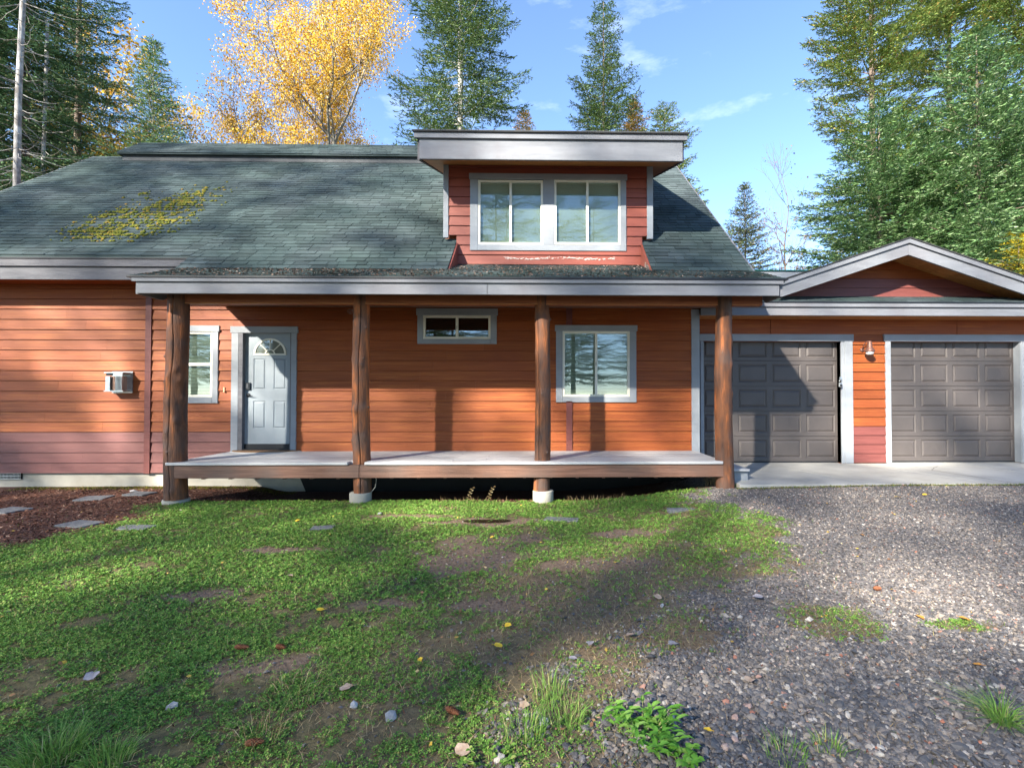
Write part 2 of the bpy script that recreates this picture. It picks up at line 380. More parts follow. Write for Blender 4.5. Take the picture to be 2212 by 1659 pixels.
b = N("ShaderNodeBump"); b.inputs['Strength'].default_value = .6; b.inputs['Distance'].default_value = .012
K(noise(70, 5).outputs['Fac'], b.inputs['Height']); K(b.outputs[0], p.inputs['Normal'])
ground = npmesh('ground', np.stack([GX, GY, GZ], -1).reshape(-1, 3), F, m, smooth_=True, kind='structure',
                label='soil and gravel ground in front of the house', )
for nm, arr in (('gravel', mg), ('mulch', mm), ('bare', np.clip(mb_+md*.7, 0, 1))):
    at_ = ground.data.attributes.new(nm, 'FLOAT', 'POINT'); at_.data.foreach_set('value', arr.astype(np.float32).ravel())

# ------------------------------------------------------------------ house numbers
W = 8.80            # front wall plane
PD = 7.28           # porch deck front
EXP_ = .1825        # siding exposure
ZS = .245           # bottom of siding
DECK_Z = .624
XH0, XH1 = -11.3, px(1510, W)      # house ends
SL = .86            # main roof pitch
CM = pz(558, 8.3)-SL*8.3            # z = CM + SL*y on the main roof
ROOF_X0, ROOF_X1 = -11.9, 3.47
RIDGE_Y = 12.92
def zroof(y): return CM+SL*y
PS = .37            # porch roof pitch
PE_Y, PE_Z = 6.95, pz(600, 6.95)
def zporch(y): return PE_Z+PS*(y-PE_Y)
Y_MEET = (PE_Z-PS*PE_Y-CM)/(SL-PS)
XA = -6.0           # where the low eave of the main roof begins
DX0, DX1 = px(957, W), px(1411, W)  # dormer wall
CUT0, CUT1 = -1.60, 1.79            # roof cut below the dormer window

house = thing('house', 'cedar red lap sided house with dark green roof, log post porch and grey front door', 'house', (-1, W, 0))
def H(o):
    o.parent = house; o.matrix_parent_inverse = Matrix.Translation((1, -W, 0)); return o
class HB(MB):
    def h(s, name, mat, sm=False, bevel=0, **kw):
        return H(s.build(name, mat, None, sm, bevel, **kw))

def siding(parent, Y, x0, x1, z0, ncourse, exp, holes, mat_low, n_low, mat, low_holes=None, ztop=None, maxlen=3.66, seed=1, low_x=None, name='plank', clip=None):
    """lap boards, one object each, notched round the openings"""
    rd = random.Random(seed)
    for c in range(ncourse):
        za = z0+c*exp; zb = za+exp
        if ztop is not None and za >= ztop-.02: break
        zt = min(zb, ztop) if ztop else zb
        xs = sorted({x0, x1} | {v for h in holes for v in h[:2] if x0 < v < x1})
        cells = []
        for a, b2 in zip(xs[:-1], xs[1:]):
            xm = (a+b2)/2; iv = [(za, zt)]
            for hx0, hx1, hz0, hz1 in holes:
                if hx0 < xm < hx1:
                    nv = []
                    for q0, q1 in iv:
                        if hz1 <= q0 or hz0 >= q1: nv.append((q0, q1)); continue
                        if hz0 > q0+.01: nv.append((q0, hz0))
                        if hz1 < q1-.01: nv.append((hz1, q1))
                    iv = nv
            cells.append((a, b2, iv))
        runs = []; cur = []
        for cell in cells:
            if cell[2]: cur.append(cell)
            elif cur: runs.append(cur); cur = []
        if cur: runs.append(cur)
        for run in runs:
            a0, b0 = run[0][0], run[-1][1]
            cuts = [a0]; x = a0 + (rd.uniform(.6, 1)*maxlen if b0-a0 > maxlen*1.1 else 99)
            while x < b0-.4: cuts.append(x); x += maxlen
            cuts.append(b0)
            for k in range(len(cuts)-1):
                mb = MB()
                for a, b2, iv in run:
                    aa, bb = max(a, cuts[k]), min(b2, cuts[k+1])
                    if bb-aa < .004: continue
                    if cuts[k] < aa+1e-6 and k > 0 and abs(aa-cuts[k]) < 1e-6: aa += .0015
                    for q0, q1 in iv:
                        def yf(z): return Y-.030+.021*(z-za)/exp
                        j = rd.uniform(-.0012, .0012)
                        mb.prism([(yf(q0)+j, q0+.004), (yf(q1)+j, q1), (Y+.004, q1), (Y+.004, q0+.004)], aa, bb, 'x')
                if mb.v:
                    low = c < n_low and (low_x is None or b0 <= low_x+.05)
                    mb.build(name, mat_low if low else mat, parent)

# ---- walls
lw = (px(374, W), px(473, W), pz(871, W, 420), pz(704, W, 420))             # left window, outer trim
dr = (px(502, W), px(642, W), DECK_Z, pz(706, W, 570))
sw = (px(902, W), px(1073, W), pz(744, W), pz(668, W))
rw = (px(1201, W), px(1374, W), pz(869, W), pz(703, W))
dw = (px(1015, W), px(1353, W), pz(543, W), pz(378, W))
ZW = 4.05
wall = HB().prism([(XH0, .02), (XH1, .02), (XH1, 3.70), (XH0, 3.70)], W+.12, W+.24, 'y').h('wall', M['siding'])
ins = .02
def hole(r, e=ins): return (r[0]+e, r[1]-e, r[2]+e, r[3]-e)
porch_x = px(503, W)
seam_l = (px(316, W), px(328.5, W))
siding(wall, W, XH0, seam_l[0], ZS, 20, EXP_, [], M['siding_low'], 4, M['siding'], ztop=3.66, seed=3)
siding(wall, W, seam_l[1], dr[0]+.01, ZS, 20, EXP_, [hole(lw)], M['siding_low'], 4, M['siding'], ztop=3.66, seed=4)
sx = (px(1223, W), px(1236, W))
siding(wall, W, dr[0]+.01, sx[0], ZS, 20, EXP_, [hole((dr[0], dr[1], 0, dr[3])), hole(sw), hole(rw)], M['siding_low'], 0, M['siding'], ztop=3.66, seed=5)
siding(wall, W, sx[1], px(1493, W)+.01, ZS, 20, EXP_, [hole(rw)], M['siding_low'], 0, M['siding'], ztop=3.66, seed=6)
HB().box(seam_l[0], seam_l[1], W-.042, W, ZS-.01, 3.64).h('batten', M['siding_low'])
HB().box(sx[0], sx[1], W-.042, W, ZS, rw[2]+.02).h('batten', M['siding_low']); HB().box(sx[0], sx[1], W-.042, W, rw[3]-.02, 3.64).h('batten', M['siding_low'])
HB().box(px(1493, W), XH1, W-.036, W+.01, .30, 3.2).h('corner_trim', M['trim'], bevel=.003)
HB().box(XH1-.01, XH1+.02, W+.01, W+1.0, .30, 3.2).h('side_trim', M['trim'])
# foundation, side and rear walls
HB().box(XH0, XH1, W+.03, W+.119, -.4, ZS+.02).h('foundation', M['concrete'])
HB().box(XH0, XH0+.15, W+.15, 18.6, -.4, zroof(8.9)).box(XH1-.15, XH1, W+.3, 18.6, -.4, zroof(8.9)).box(XH0, XH1, 18.6, 18.8, -.4, zroof(8.9)).h('rear_wall', M['siding'])
for X in (XH0+.01, XH1-.13):
    HB().prism([(W+.2, zroof(8.9)), (18.6, zroof(8.9)), (13.4, zroof(RIDGE_Y)-.2)], X, X+.12, 'x').h('gable_wall', M['siding'])
HB().prism([(-4.2, -.3), (XH1-.05, -.3), (XH1-.05, ZS-.02), (-4.42, ZS-.02)], W-.01, W+.03, 'y').h('under_deck_shade_panel', M['room'])  # near-black sheet paints the under-deck shadow over the foundation, slanted edge included
vx0, vx1 = px(0, W)-.02, px(48, W); vz0, vz1 = pz(1035, W, 20), pz(1021, W, 20)
v_ = HB().box(vx0, vx1, W+.004, W+.035, vz0, vz1).h('foundation_vent', M['room'])
fv = MB()
for k in range(17):
    x = vx0+.012+(vx1-vx0-.024)*k/16; fv.box(x-.003, x+.003, W-.004, W+.003, vz0, vz1)
fv.box(vx0, vx1, W-.006, W+.001, vz0, vz0+.012).box(vx0, vx1, W-.006, W+.001, vz1-.012, vz1).box(vx0, vx1, W-.0055, W+.002, (vz0+vz1)/2-.005, (vz0+vz1)/2+.005)
fv.build('grille', M['metal'], v_)

# ---- roofs
def slab_poly(x0, x1, ya, yb, zf, th, mat, name):
    return HB().prism([(ya, zf(ya)), (yb, zf(yb)), (yb, zf(yb)-th), (ya, zf(ya)-th)], x0, x1, 'x').h(name, mat)
roof = HB()
def rs(x0, x1, ya, yb): roof.prism([(ya, zroof(ya)), (yb, zroof(yb)), (yb, zroof(yb)-.06), (ya, zroof(ya)-.06)], x0, x1, 'x')
rs(ROOF_X0, XA, 8.3, RIDGE_Y); rs(XA, CUT0, Y_MEET, W+.15); rs(CUT1, ROOF_X1, Y_MEET, W+.15)
rs(XA, ROOF_X1, W+.15, RIDGE_Y)
zr = zroof(RIDGE_Y)
roof.prism([(RIDGE_Y, zr-.06), (RIDGE_Y, zr), (19.3, zr-.70*(19.3-RIDGE_Y)), (19.3, zr-.06-.70*(19.3-RIDGE_Y))], ROOF_X0, ROOF_X1, 'x')
roof = roof.h('roof', M['shingle'])
tabs = []      # (corner verts 8, priority)
def lay(x0, x1, ya, yb, zf, slope, tab=.31, exp=.142, holes=(), xleft=None, seed=0):
    rd = random.Random(seed); cs = 1/math.hypot(1, slope); sn = slope*cs
    n = int((yb-ya)/cs/exp)+1
    for r_ in range(n):
        y0 = ya+r_*exp*cs
        if y0 > yb: break
        y1 = min(y0+(exp+.02)*cs, yb+.01)
        x = x0-rd.uniform(0, tab)
        while x < x1:
            wdt = tab*rd.choice((.55, .8, 1, 1.15)); xa, xb = max(x, x0), min(x+wdt-.009, x1); x += wdt
            for h in holes:
                if h[2] < (y0+.04) < h[3]:
                    if xa < h[0] < xb: xb = h[0]
                    elif xa < h[1] < xb: xa = h[1]
            if xb-xa < .02: continue
            if any(h[0] < (xa+xb)/2 < h[1] and h[2] < (y0+.04) < h[3] for h in holes): continue
            th = .010+rd.uniform(0, .010); off = .002
            sk = rd.uniform(-.006, .006)*cs
            nx_, nz_ = -sn, cs
            def P(xx, yy, t): return (xx, yy+nx_*t, zf(yy)+nz_*t)
            b_ = [P(xa, y0+sk, off), P(xb, y0, off), P(xb, y1, off-.003), P(xa, y1, off-.003)]
            t_ = [P(xa, y0+sk, off+th), P(xb, y0, off+th), P(xb, y1, off+.003), P(xa, y1, off+.003)]
            vv = (EYE-zf(y0))/y0
            area = (xb-xa)*(sn+vv*cs)/(y0*y0)*(1 if abs((xa+xb)/2/y0+.02) < 1.03 else 0)
            tabs.append((area, b_+t_))
lay(ROOF_X0, XA, 8.3, RIDGE_Y, zroof, SL, seed=1)
lay(XA, ROOF_X1, Y_MEET, RIDGE_Y-.02, zroof, SL, seed=2, holes=[(CUT0, CUT1, 0, W), (DX0, DX1, W-.05, 30)])
# porch roof
pr = HB().prism([(PE_Y, PE_Z), (W+.02, zporch(W+.02)), (W+.02, zporch(W)-.06), (PE_Y, PE_Z-.06)], CUT0, CUT1, 'x')
for a, b2 in ((-5.87, CUT0), (CUT1, 3.50)):
    pr.prism([(PE_Y, PE_Z), (Y_MEET+.05, zporch(Y_MEET+.05)), (Y_MEET+.05, zporch(Y_MEET)-.06), (PE_Y, PE_Z-.06)], a, b2, 'x')
pr = pr.h('porch_roof', M['shingle'])
lay(-5.87, 3.50, PE_Y-.02, Y_MEET, zporch, PS, seed=4)
lay(CUT0+.02, CUT1-.02, Y_MEET, W-.03, zporch, PS, seed=5)
tabs.sort(key=lambda q: -q[0])
TF = [(4,5,6,7), (0,1,5,4), (1,2,6,5), (3,0,4,7)]
for a_, vs in tabs[:300]:
    MB().add(vs, TF).build('shingle', M['shingle'], roof)
mbf = MB()
for a_, vs in tabs[300:]: mbf.add(vs, TF)
M['shingle_i'] = M['shingle'].copy(); M['shingle_i'].name = 'shingle_field_grit'
t = M['shingle_i'].node_tree
oi = [n for n in t.nodes if n.type == 'OBJECT_INFO'][0]; ge = t.nodes.new("ShaderNodeNewGeometry")
for l in list(t.links):
    if l.from_node == oi: t.links.new(ge.outputs['Random Per Island'], l.to_socket)
mbf.h = None
sf = mbf.build('shingle_field', M['shingle_i'], roof, kind='stuff')
# black drip line under porch and eave shingles
HB().box(-5.90, 3.53, PE_Y-.045, PE_Y+.02, PE_Z-.028, PE_Z-.004).h('drip_edge', M['rubber'])
# porch fascia, two boards
fz0, fz1, fzt = pz(636.5, 6.93), pz(612, 6.93), pz(603, 6.93)
jx = px(1052, 6.95)
HB().box(-5.84, 3.47, PE_Y-.03, PE_Y+.01, fz1, PE_Z-.028).h('fascia', M['fascia'], bevel=.003)
HB().box(-5.79, jx-.003, PE_Y+.0, PE_Y+.045, fz0, fz1+.003).h('fascia', M['fascia'], bevel=.003)
HB().box(jx+.003, 3.42, PE_Y+.0, PE_Y+.045, fz0, fz1+.003).h('fascia', M['fascia'], bevel=.003)
# porch rake boards
for X, s in ((-5.84, 1), (3.45, 1)):
    HB().prism([(PE_Y+.05, fz0), (PE_Y+.05, PE_Z-.065), (Y_MEET+.3, zporch(Y_MEET+.3)-.065), (Y_MEET+.3, zporch(Y_MEET+.3)-.26), (PE_Y+.5, fz0)], X, X+.04, 'x').h('rake_board', M['fascia'])
# porch ceiling boards
pc = HB().box(-5.75, 3.38, PE_Y+.05, W-.03, fz0+.17, fz0+.185).h('porch_ceiling', M['beam'])
nb = 10; y0 = PE_Y+.06; bw = (W-.05-y0)/nb
for k in range(nb):
    MB().box(-5.74, 3.37, y0+k*bw+.003, y0+(k+1)*bw-.003, fz0+.150, fz0+.168).build('ceiling_board', M['beam'], pc)
# left eave
lz0, lz1, lzt = pz(604, 8.28, 150), pz(576, 8.28, 150), pz(560, 8.28, 150)
HB().box(ROOF_X0, XA-.02, 8.25, 8.29, lz1, lzt+.0).h('fascia', M['trim_dark'], bevel=.003)
HB().box(ROOF_X0, XA-.0, 8.285, 8.325, lz0, lz1+.003).h('fascia', M['trim_dark'], bevel=.003)
HB().box(ROOF_X0, XA, 8.33, W-.03, lz0+.03, lz0+.05).h('eave_soffit', M['siding'])
HB().prism([(Y_MEET, zroof(Y_MEET)-.065), (8.33, zroof(8.33)-.065), (8.33, lz0), (Y_MEET+.25, lz0)], XA, XA+.035, 'x').h('rake_board', M['trim_dark'])
# low frieze on the wall under the main roof slope
HB().box(ROOF_X0, XA-.02, 8.235, 8.30, lzt-.002, lzt+.02).h('drip_edge', M['rubber'])
# rake boards at both ends
for X in (ROOF_X0-.03, ROOF_X1):
    HB().prism([(Y_MEET if X > 0 else 8.3, zroof(Y_MEET if X > 0 else 8.3)-.25), (Y_MEET if X > 0 else 8.3, zroof(Y_MEET if X > 0 else 8.3)+.01), (RIDGE_Y, zr+.01), (RIDGE_Y, zr-.25)], X, X+.03, 'x').h('rake_board', M['trim_dark'])
# raised ridge
RX0, RX1 = px(251, 12.6), -1.6
rz0, rz1 = pz(350, 12.62, 500), pz(336, 12.62, 500)
HB().box(RX0+.08, RX1, 12.60, 12.64, rz0, rz1).h('ridge_fascia', M['ridge'])
rr = HB().prism([(12.52, rz1), (13.25, rz1+.73*SL), (13.9, rz1+.73*SL-.45), (13.9, rz1-.5), (12.64, rz1-.03), (12.52, rz1-.03)], RX0, RX1, 'x').h('ridge_roof', M['shingle'])
rt = MB()
tabs = []
lay(RX0, RX1, 12.51, 13.25, lambda y: rz1+SL*(y-12.52)+.004, SL, seed=9)
for a_, vs in tabs: rt.add(vs, TF)
rt.build('ridge_shingles', M['shingle_i'], rr, kind='stuff')
# ---- dormer
DF = 8.08
z_t, z_m, z_b = pz(283, DF), pz(303, DF), pz(346, DF)
fx0, fx1 = px(893, DF), px(1486, DF)
HB().box(fx0, fx1, DF-.04, DF, z_m, z_t-.015).h('dormer_fascia', M['fascia'], bevel=.004)
HB().box(fx0+.08, fx1-.07, DF+.0, DF+.04, z_b, z_m+.003).h('dormer_fascia', M['fascia'], bevel=.004)
def zd(y): return z_t-.015+.33*(y-DF)
yd_end = (z_t-.015-.33*DF-CM)/(SL-.33)
dro = HB().prism([(DF-.07, zd(DF-.07)+.0), (yd_end+.3, zd(yd_end+.3)), (yd_end+.3, zd(yd_end+.3)-.03), (DF-.07, zd(DF-.07)-.025)], fx0-.03, fx1+.03, 'x')
dro.h('dormer_roof', M['shingle_edge'])
for X in (fx0+.04, fx1-.08):
    HB().prism([(DF+.04, z_b+.0), (DF+.04, z_t-.05), (yd_end, zd(yd_end)-.035), (yd_end, zd(yd_end)-.45)], X, X+.04, 'x').h('dormer_rake', M['trim_dark'])
zso = lambda y: z_b+.02+.33*(y-DF)
HB().prism([(DF+.04, zso(DF)), (yd_end, zso(yd_end)), (yd_end, zso(yd_end)+.02), (DF+.04, zso(DF)+.02)], fx0+.09, fx1-.09, 'x').h('dormer_soffit', M['soffit'])
DZT = zso(W)
dwall = HB().prism([(CUT0-.02, zporch(W)-.05), (CUT1+.02, zporch(W)-.05), (CUT1+.02, zroof(W)), (DX1, zroof(W)-.02), (DX1, DZT), (DX0, DZT), (DX0, zroof(W)-.02), (CUT0-.02, zroof(W))], W+.11, W+.2, 'y').h('dormer_wall', M['siding'])
for X in (DX0, DX1-.1):
    HB().prism([(W+.12, zroof(W+.12)-.05), (W+.12, zso(W)), (yd_end, zso(yd_end))], X, X+.1, 'x').h('dormer_cheek', M['siding'])
zb0 = zporch(W)+.01; zmid = zroof(W)+.0; e2 = .1765
M['siding_dormer'] = material('dormer_siding_paint', (.205, .052, .034), (.25, .068, .043), (2, 30, 40), .5, .2, (3, 60, 130), .35, .06, dirt=(.24, .055, .034, .5), dscale=1)
nlow = int((zmid-zb0)/e2)
siding(dwall, W, CUT0-.0, CUT1+.0, zb0, nlow+1, e2, [hole(dw)], M['siding_dormer'], 0, M['siding_dormer'], ztop=zb0+e2*(nlow+1), seed=11, maxlen=6)
siding(dwall, W, DX0+.05, DX1-.05, zb0+e2*(nlow+1), 14, e2, [hole(dw)], M['siding_dormer'], 0, M['siding_dormer'], ztop=DZT, seed=12, maxlen=6)
for a, b2 in ((DX0, px(968, W)), (px(1398, W), DX1)):
    HB().box(a, b2, W-.04, W+.01, zroof(W)+.07, DZT+.02).h('corner_trim', M['trim'], bevel=.003)
# cut edges of the roof beside the dormer: inner faces
for X in (CUT0, CUT1-.03):
    HB().prism([(Y_MEET+.03, zroof(Y_MEET)+.01), (W-.03, zroof(W-.03)-.0), (W-.03, zporch(W)-.02)], X, X+.03, 'x').h('cheek_board', M['siding_dormer'] if X > 0 else M['siding_low'])
# peeled paint on the lowest dormer board and the right cheek
pp = MB(); rd = random.Random(5)
px0, px1 = px(1090, W), px(1330, W)
for k in range(150):
    x = rd.uniform(px0, px1); z = zb0+.115+rd.gauss(0, .011)+.012*math.sin(x*5); a = rd.uniform(.008, .04); c_ = rd.uniform(.002, .007)
    pp.add([(x-a, W-.0305, z), (x, W-.031, z-c_), (x+a, W-.0305, z+rd.uniform(-.004, .004)), (x, W-.0295, z+c_)], [(0,1,2,3)])
pp.h = None; o = pp.build('peeled_paint', M['chip'], dwall)
pp = MB()
for k in range(60):
    y = rd.uniform(Y_MEET+.12, Y_MEET+.45); z = zporch(y)+abs(rd.gauss(0, .05))+.01; a = rd.uniform(.01, .03)
    z = min(z, zroof(y)-.03)
    pp.add([(CUT1-.032, y-a, z), (CUT1-.032, y, z-a*.6), (CUT1-.032, y+a, z), (CUT1-.032, y, z+a*.6)], [(0,1,2,3)])
o = pp.build('peeled_paint', M['chip'], dwall)

# ---- windows
def window(name, parent_fn, Y, outer, opens, trim_w, hung=False, blind=True, head=.125, ears=.02, mull=(), slat=.026, sill_mat=None):
    x0, x1, z0, z1 = outer
    win = parent_fn(MB().box(x0+.03, x1-.03, Y+.002, Y+.10, z0+.03, z1-.03).build(name, M['room']))
    inv = win
    def add(mb, nm, mat, bevel=0, **kw):
        o = mb.build(nm, mat, None, False, bevel, **kw); o.parent = win
        o.matrix_parent_inverse = win.matrix_basis.inverted() if False else Matrix()
        o.matrix_parent_inverse = (win.matrix_parent_inverse).inverted() @ Matrix() if False else Matrix()
        return o
    f = Y-.042
    ox0 = min(o_[0] for o_ in opens); ox1 = max(o_[1] for o_ in opens); oz0 = min(o_[2] for o_ in opens); oz1 = max(o_[3] for o_ in opens)
    add(MB().box(x0-ears, x1+ears, f-.006, Y+.004, oz1, z1), 'head_trim', M['trim'], .003)
    add(MB().box(x0, ox0, f, Y+.004, z0, oz1-.001), 'side_trim', M['trim'], .003)
    add(MB().box(ox1, x1, f, Y+.004, z0, oz1-.001), 'side_trim', M['trim'], .003)
    add(MB().box(ox0+.001, ox1-.001, f, Y+.004, z0, oz0), 'sill_trim', M['trim'], .003)
    for a, b2 in mull: add(MB().box(a, b2, f, Y+.004, oz0, oz1-.001), 'centre_trim', M['trim'], .003)
    for (a, b2, c, d) in opens:
        fw = .042; y0, y1 = Y-.030, Y+.02
        fm = MB().box(a, a+fw, y0, y1, c, d).box(b2-fw, b2, y0, y1, c, d).box(a+fw, b2-fw, y0, y1, c, c+fw).box(a+fw, b2-fw, y0, y1, d-fw, d)
        if hung: zc = (c+d)/2; fm.box(a+fw, b2-fw, y0+.006, y1, zc-.026, zc+.026); cells = [(a+fw, b2-fw, c+fw, zc-.026), (a+fw, b2-fw, zc+.026, d-fw)]
        else:
            xc = (a+b2)/2; fm.box(xc-.022, xc+.022, y0+.004, y1, c+fw, d-fw)
            cells = [(a+fw, xc-.022, c+fw, d-fw), (xc+.022, b2-fw, c+fw, d-fw)]
        add(fm, 'frame', M['frame'], .003)
        for i, (e, f2, g2, h2) in enumerate(cells):
            yy = Y-.008+(.010 if i else 0)
            add(MB().box(e-.004, f2+.004, yy, yy+.003, g2-.004, h2+.004), 'pane', M['glass'])
        if blind:
            bm_ = MB(); z = c+fw
            while z < d-fw:
                bm_.add([(a+fw, Y+.022, z+.013), (b2-fw, Y+.022, z+.013), (b2-fw, Y+.036, z-.006), (a+fw, Y+.036, z-.006)], [(0,1,2,3)]); z += slat
            bm_.box(a+fw, b2-fw, Y+.018, Y+.04, d-fw-.03, d-fw)
            add(bm_, 'blind', M['blind'])
        if not hung:
            add(MB().box(xc-.007, xc+.002, y0-.002, y0+.004, (c+d)/2-.03, (c+d)/2+.03), 'latch', M['rubber'])
    # dark room shows between: backing sits behind the blind
    win.data.clear_geometry(); b_ = MB().box(x0+.04, x1-.04, Y+.042, Y+.10, z0+.04, z1-.04)
    win.data.from_pydata(b_.v, [], b_.f); win.data.update()
    return win
def op(a, b2, c, d, Y): return (px(a, Y), px(b2, Y), pz(d, Y, (a+b2)/2), pz(c, Y, (a+b2)/2))
window('window', H, W, dw, [op(1032, 1173, 391, 530, W), op(1197, 1341, 391, 530, W)], .12, mull=[(px(1173, W), px(1197, W))])
window('window', H, W, rw, [op(1215, 1360, 716, 857, W)], .12)
window('window', H, W, sw, [op(914, 1060, 682, 733, W)], .1, blind=False)
window('window', H, W, lw, [op(383, 461, 717, 858, W)], .1, hung=True)

# ---- front door
dl, drr = px(525.5, W), px(629, W); dz0, dz1 = pz(961.5, W, 577), pz(719, W, 577)
dor = H(MB().box(dl, drr, W+.055, W+.10, dz0, dz1).build('front_door', M['door']))
HB().box(dr[0]-.02, dr[1]+.02, W-.05, W+.01, pz(720, W, 570), dr[3]).h('door_head_trim', M['trim'], bevel=.003)
HB().box(dr[0], px(517, W), W-.044, W+.01, DECK_Z+.002, pz(720, W, 570)-.001).h('door_trim', M['trim'], bevel=.003)
HB().box(px(630.5, W), dr[1], W-.044, W+.01, DECK_Z+.002, pz(720, W, 570)-.001).h('door_trim', M['trim'], bevel=.003)
HB().box(px(517, W), dl+.004, W-.04, W+.11, DECK_Z+.002, pz(720, W, 570)).box(drr-.004, px(630.5, W), W-.04, W+.11, DECK_Z+.002, pz(720, W, 570)).box(dl, drr, W-.02, W+.11, dz1, dr[3]-.02).h('door_jamb', M['trim_dark'])
HB().box(px(517, W), px(630.5, W), W-.035, W+.06, DECK_Z+.003, DECK_Z+.045).h('threshold', M['rubber'], bevel=.004)
HB().box(dl, drr, W+.02, W+.055, DECK_Z+.047, dz0+.02).h('door_sweep', M['rubber'])
def raised(parent, name, x0, x1, z0, z1, y, mat, g1=.018, g2=.042, dep=.012):
    rings = [(0, 0), (g1, dep), (g2, -.002)]
    vs = []
    for i, (q, dy) in enumerate(rings):
        vs += [(x0+q, y+dy, z0+q), (x1-q, y+dy, z0+q), (x1-q, y+dy, z1-q), (x0+q, y+dy, z1-q)]
    vs += [(x0, y+dep+.02, z0), (x1, y+dep+.02, z0), (x1, y+dep+.02, z1), (x0, y+dep+.02, z1)]
    fs = []
    for r_ in range(2):
        for k in range(4): fs.append((r_*4+k, r_*4+(k+1) % 4, r_*4+4+(k+1) % 4, r_*4+4+k))
    fs.append((8, 9, 10, 11))
    for k in range(4): fs.append((k, 12+k, 12+(k+1) % 4, (k+1) % 4))
    return MB().add(vs, fs).build(name, mat, parent)
def dpx(x): return px(450/1.38834+x/3.318/1.38834, W)
def dpz(y): return pz(950/1.38834+y/3.318/1.38834, W, 577)
# stiles and rails leave the panels recessed
yS = W+.042
xs = [dl, dpx(1012), dpx(1135), dpx(1215), dpx(1338), drr]
zs = [dz0, dpz(1112), dpz(838), dpz(722), dpz(412), dz1]
dfm = MB()
dfm.box(xs[0], xs[1], yS, W+.056, zs[0], zs[5]).box(xs[4], xs[5], yS, W+.056, zs[0], zs[5]).box(xs[2], xs[3], yS+.0002, W+.056, zs[0], zs[4])
for a, b2 in ((zs[0], zs[1]), (zs[2], zs[3]), (zs[4], zs[5])):
    dfm.box(xs[1], xs[2], yS, W+.056, a, b2).box(xs[3], xs[4], yS, W+.056, a, b2)
dfm.box(xs[2], xs[3], yS, W+.056, zs[4], zs[5])
dfm.build('stile', M['door'], dor)
for xa, xb in ((xs[1], xs[2]), (xs[3], xs[4])):
    for za, zb in ((zs[1], zs[2]), (zs[3], zs[4])):
        raised(dor, 'door_panel', xa, xb, za, zb, yS, M['door'], .014, .036, .011)
# fan light
fcx = dpx(1178); fz = dpz(368); fr_ = dpx(1342)-fcx
fan = MB(); n = 24
def arc(r0, r1, y, a0=0, a1=math.pi, n=24):
    vs = []
    for k in range(n+1):
        a = a0+(a1-a0)*k/n
        for r_ in (r0, r1):
            for yy in (y, yS+.002): vs.append((fcx+r_*math.cos(a), yy, fz+r_*math.sin(a)*.96))
    fs = []
    for k in range(n):
        b_ = k*4; c_ = b_+4
        fs += [(b_, b_+2, c_+2, c_), (b_+1, c_+1, c_+3, b_+3), (b_, c_, c_+1, b_+1), (b_+2, b_+3, c_+3, c_+2)]
    return vs, fs
fan.add(*arc(fr_*.88, fr_, yS-.014)); fan.add(*arc(fr_*.24, fr_*.31, yS-.012, n=12))
fan.box(fcx-fr_, fcx+fr_, yS-.014, yS+.002, fz-.022, fz+.006)
for a in (R(45), R(90), R(135)):
    ca, sa = math.cos(a), math.sin(a); wv = .008
    def q(r_, s): return (fcx+r_*ca-s*sa*wv, fz+(r_*sa+s*ca*wv)*.96)
    A, B, C, D = q(fr_*.29, -1), q(fr_*.9, -1), q(fr_*.9, 1), q(fr_*.29, 1)
    fan.hexa([(P[0], yS+.001, P[1]) for P in (A, B, C, D)], [(P[0], yS-.011, P[1]) for P in (A, B, C, D)])
fan.build('fanlight_frame', M['frame'], dor)
gv = [(fcx, yS-.003, fz)]+[(fcx+fr_*.9*math.cos(math.pi*k/24), yS-.003, fz+fr_*.87*math.sin(math.pi*k/24)) for k in range(25)]
MB().add(gv, [(0, k+1, k+2) for k in range(24)]).build('fanlight_pane', M['glass'], dor)
gv = [(x, yS-.001, z) for x, _, z in gv]
MB().add(gv, [(0, k+1, k+2) for k in range(24)]).build('fanlight_backing', material('fanlight_pale', (.16, .15, .13), (.26, .25, .21), (5, 5, 5), .6, 0), dor)  # matte grey-tan sheet behind the fanlight pane
# keypad lock and lever
kx0, kx1, kz0, kz1 = dpx(943), dpx(988), dpz(728), dpz(655)
kp = MB().box(kx0, kx1, yS-.03, yS, kz0, kz1).build('keypad_lock', M['black'], dor, bevel=.006)
kb = MB()
for i in range(2):
    for j in range(5):
        x = kx0+.02+i*.022; z = kz1-.025-j*.016
        kb.box(x-.006, x+.006, yS-.033, yS-.030, z-.005, z+.005)
kb.build('keypad_buttons', M['keypad'], dor)
hz = dpz(780); hx = dpx(966)
hd = MB().lathe([(.0, -.001), (.032, 0), (.034, -.012), (.026, -.018), (.012, -.02), (.012, -.05), (.0, -.052)], (hx, yS, hz), 18, 'y')
hd.tube([(hx, yS-.045, hz), (hx+.04, yS-.052, hz-.004), (hx+.10, yS-.05, hz-.012)], [.010, .009, .006], 8)
hd.build('lever_handle', M['black'], dor, True)
# doorbell
bx, bz = px(486.5, W), pz(842, W, 487)
HB().box(bx-.014, bx+.014, W-.042, W-.02, bz-.045, bz+.045).h('doorbell', M['plastic'], bevel=.004)

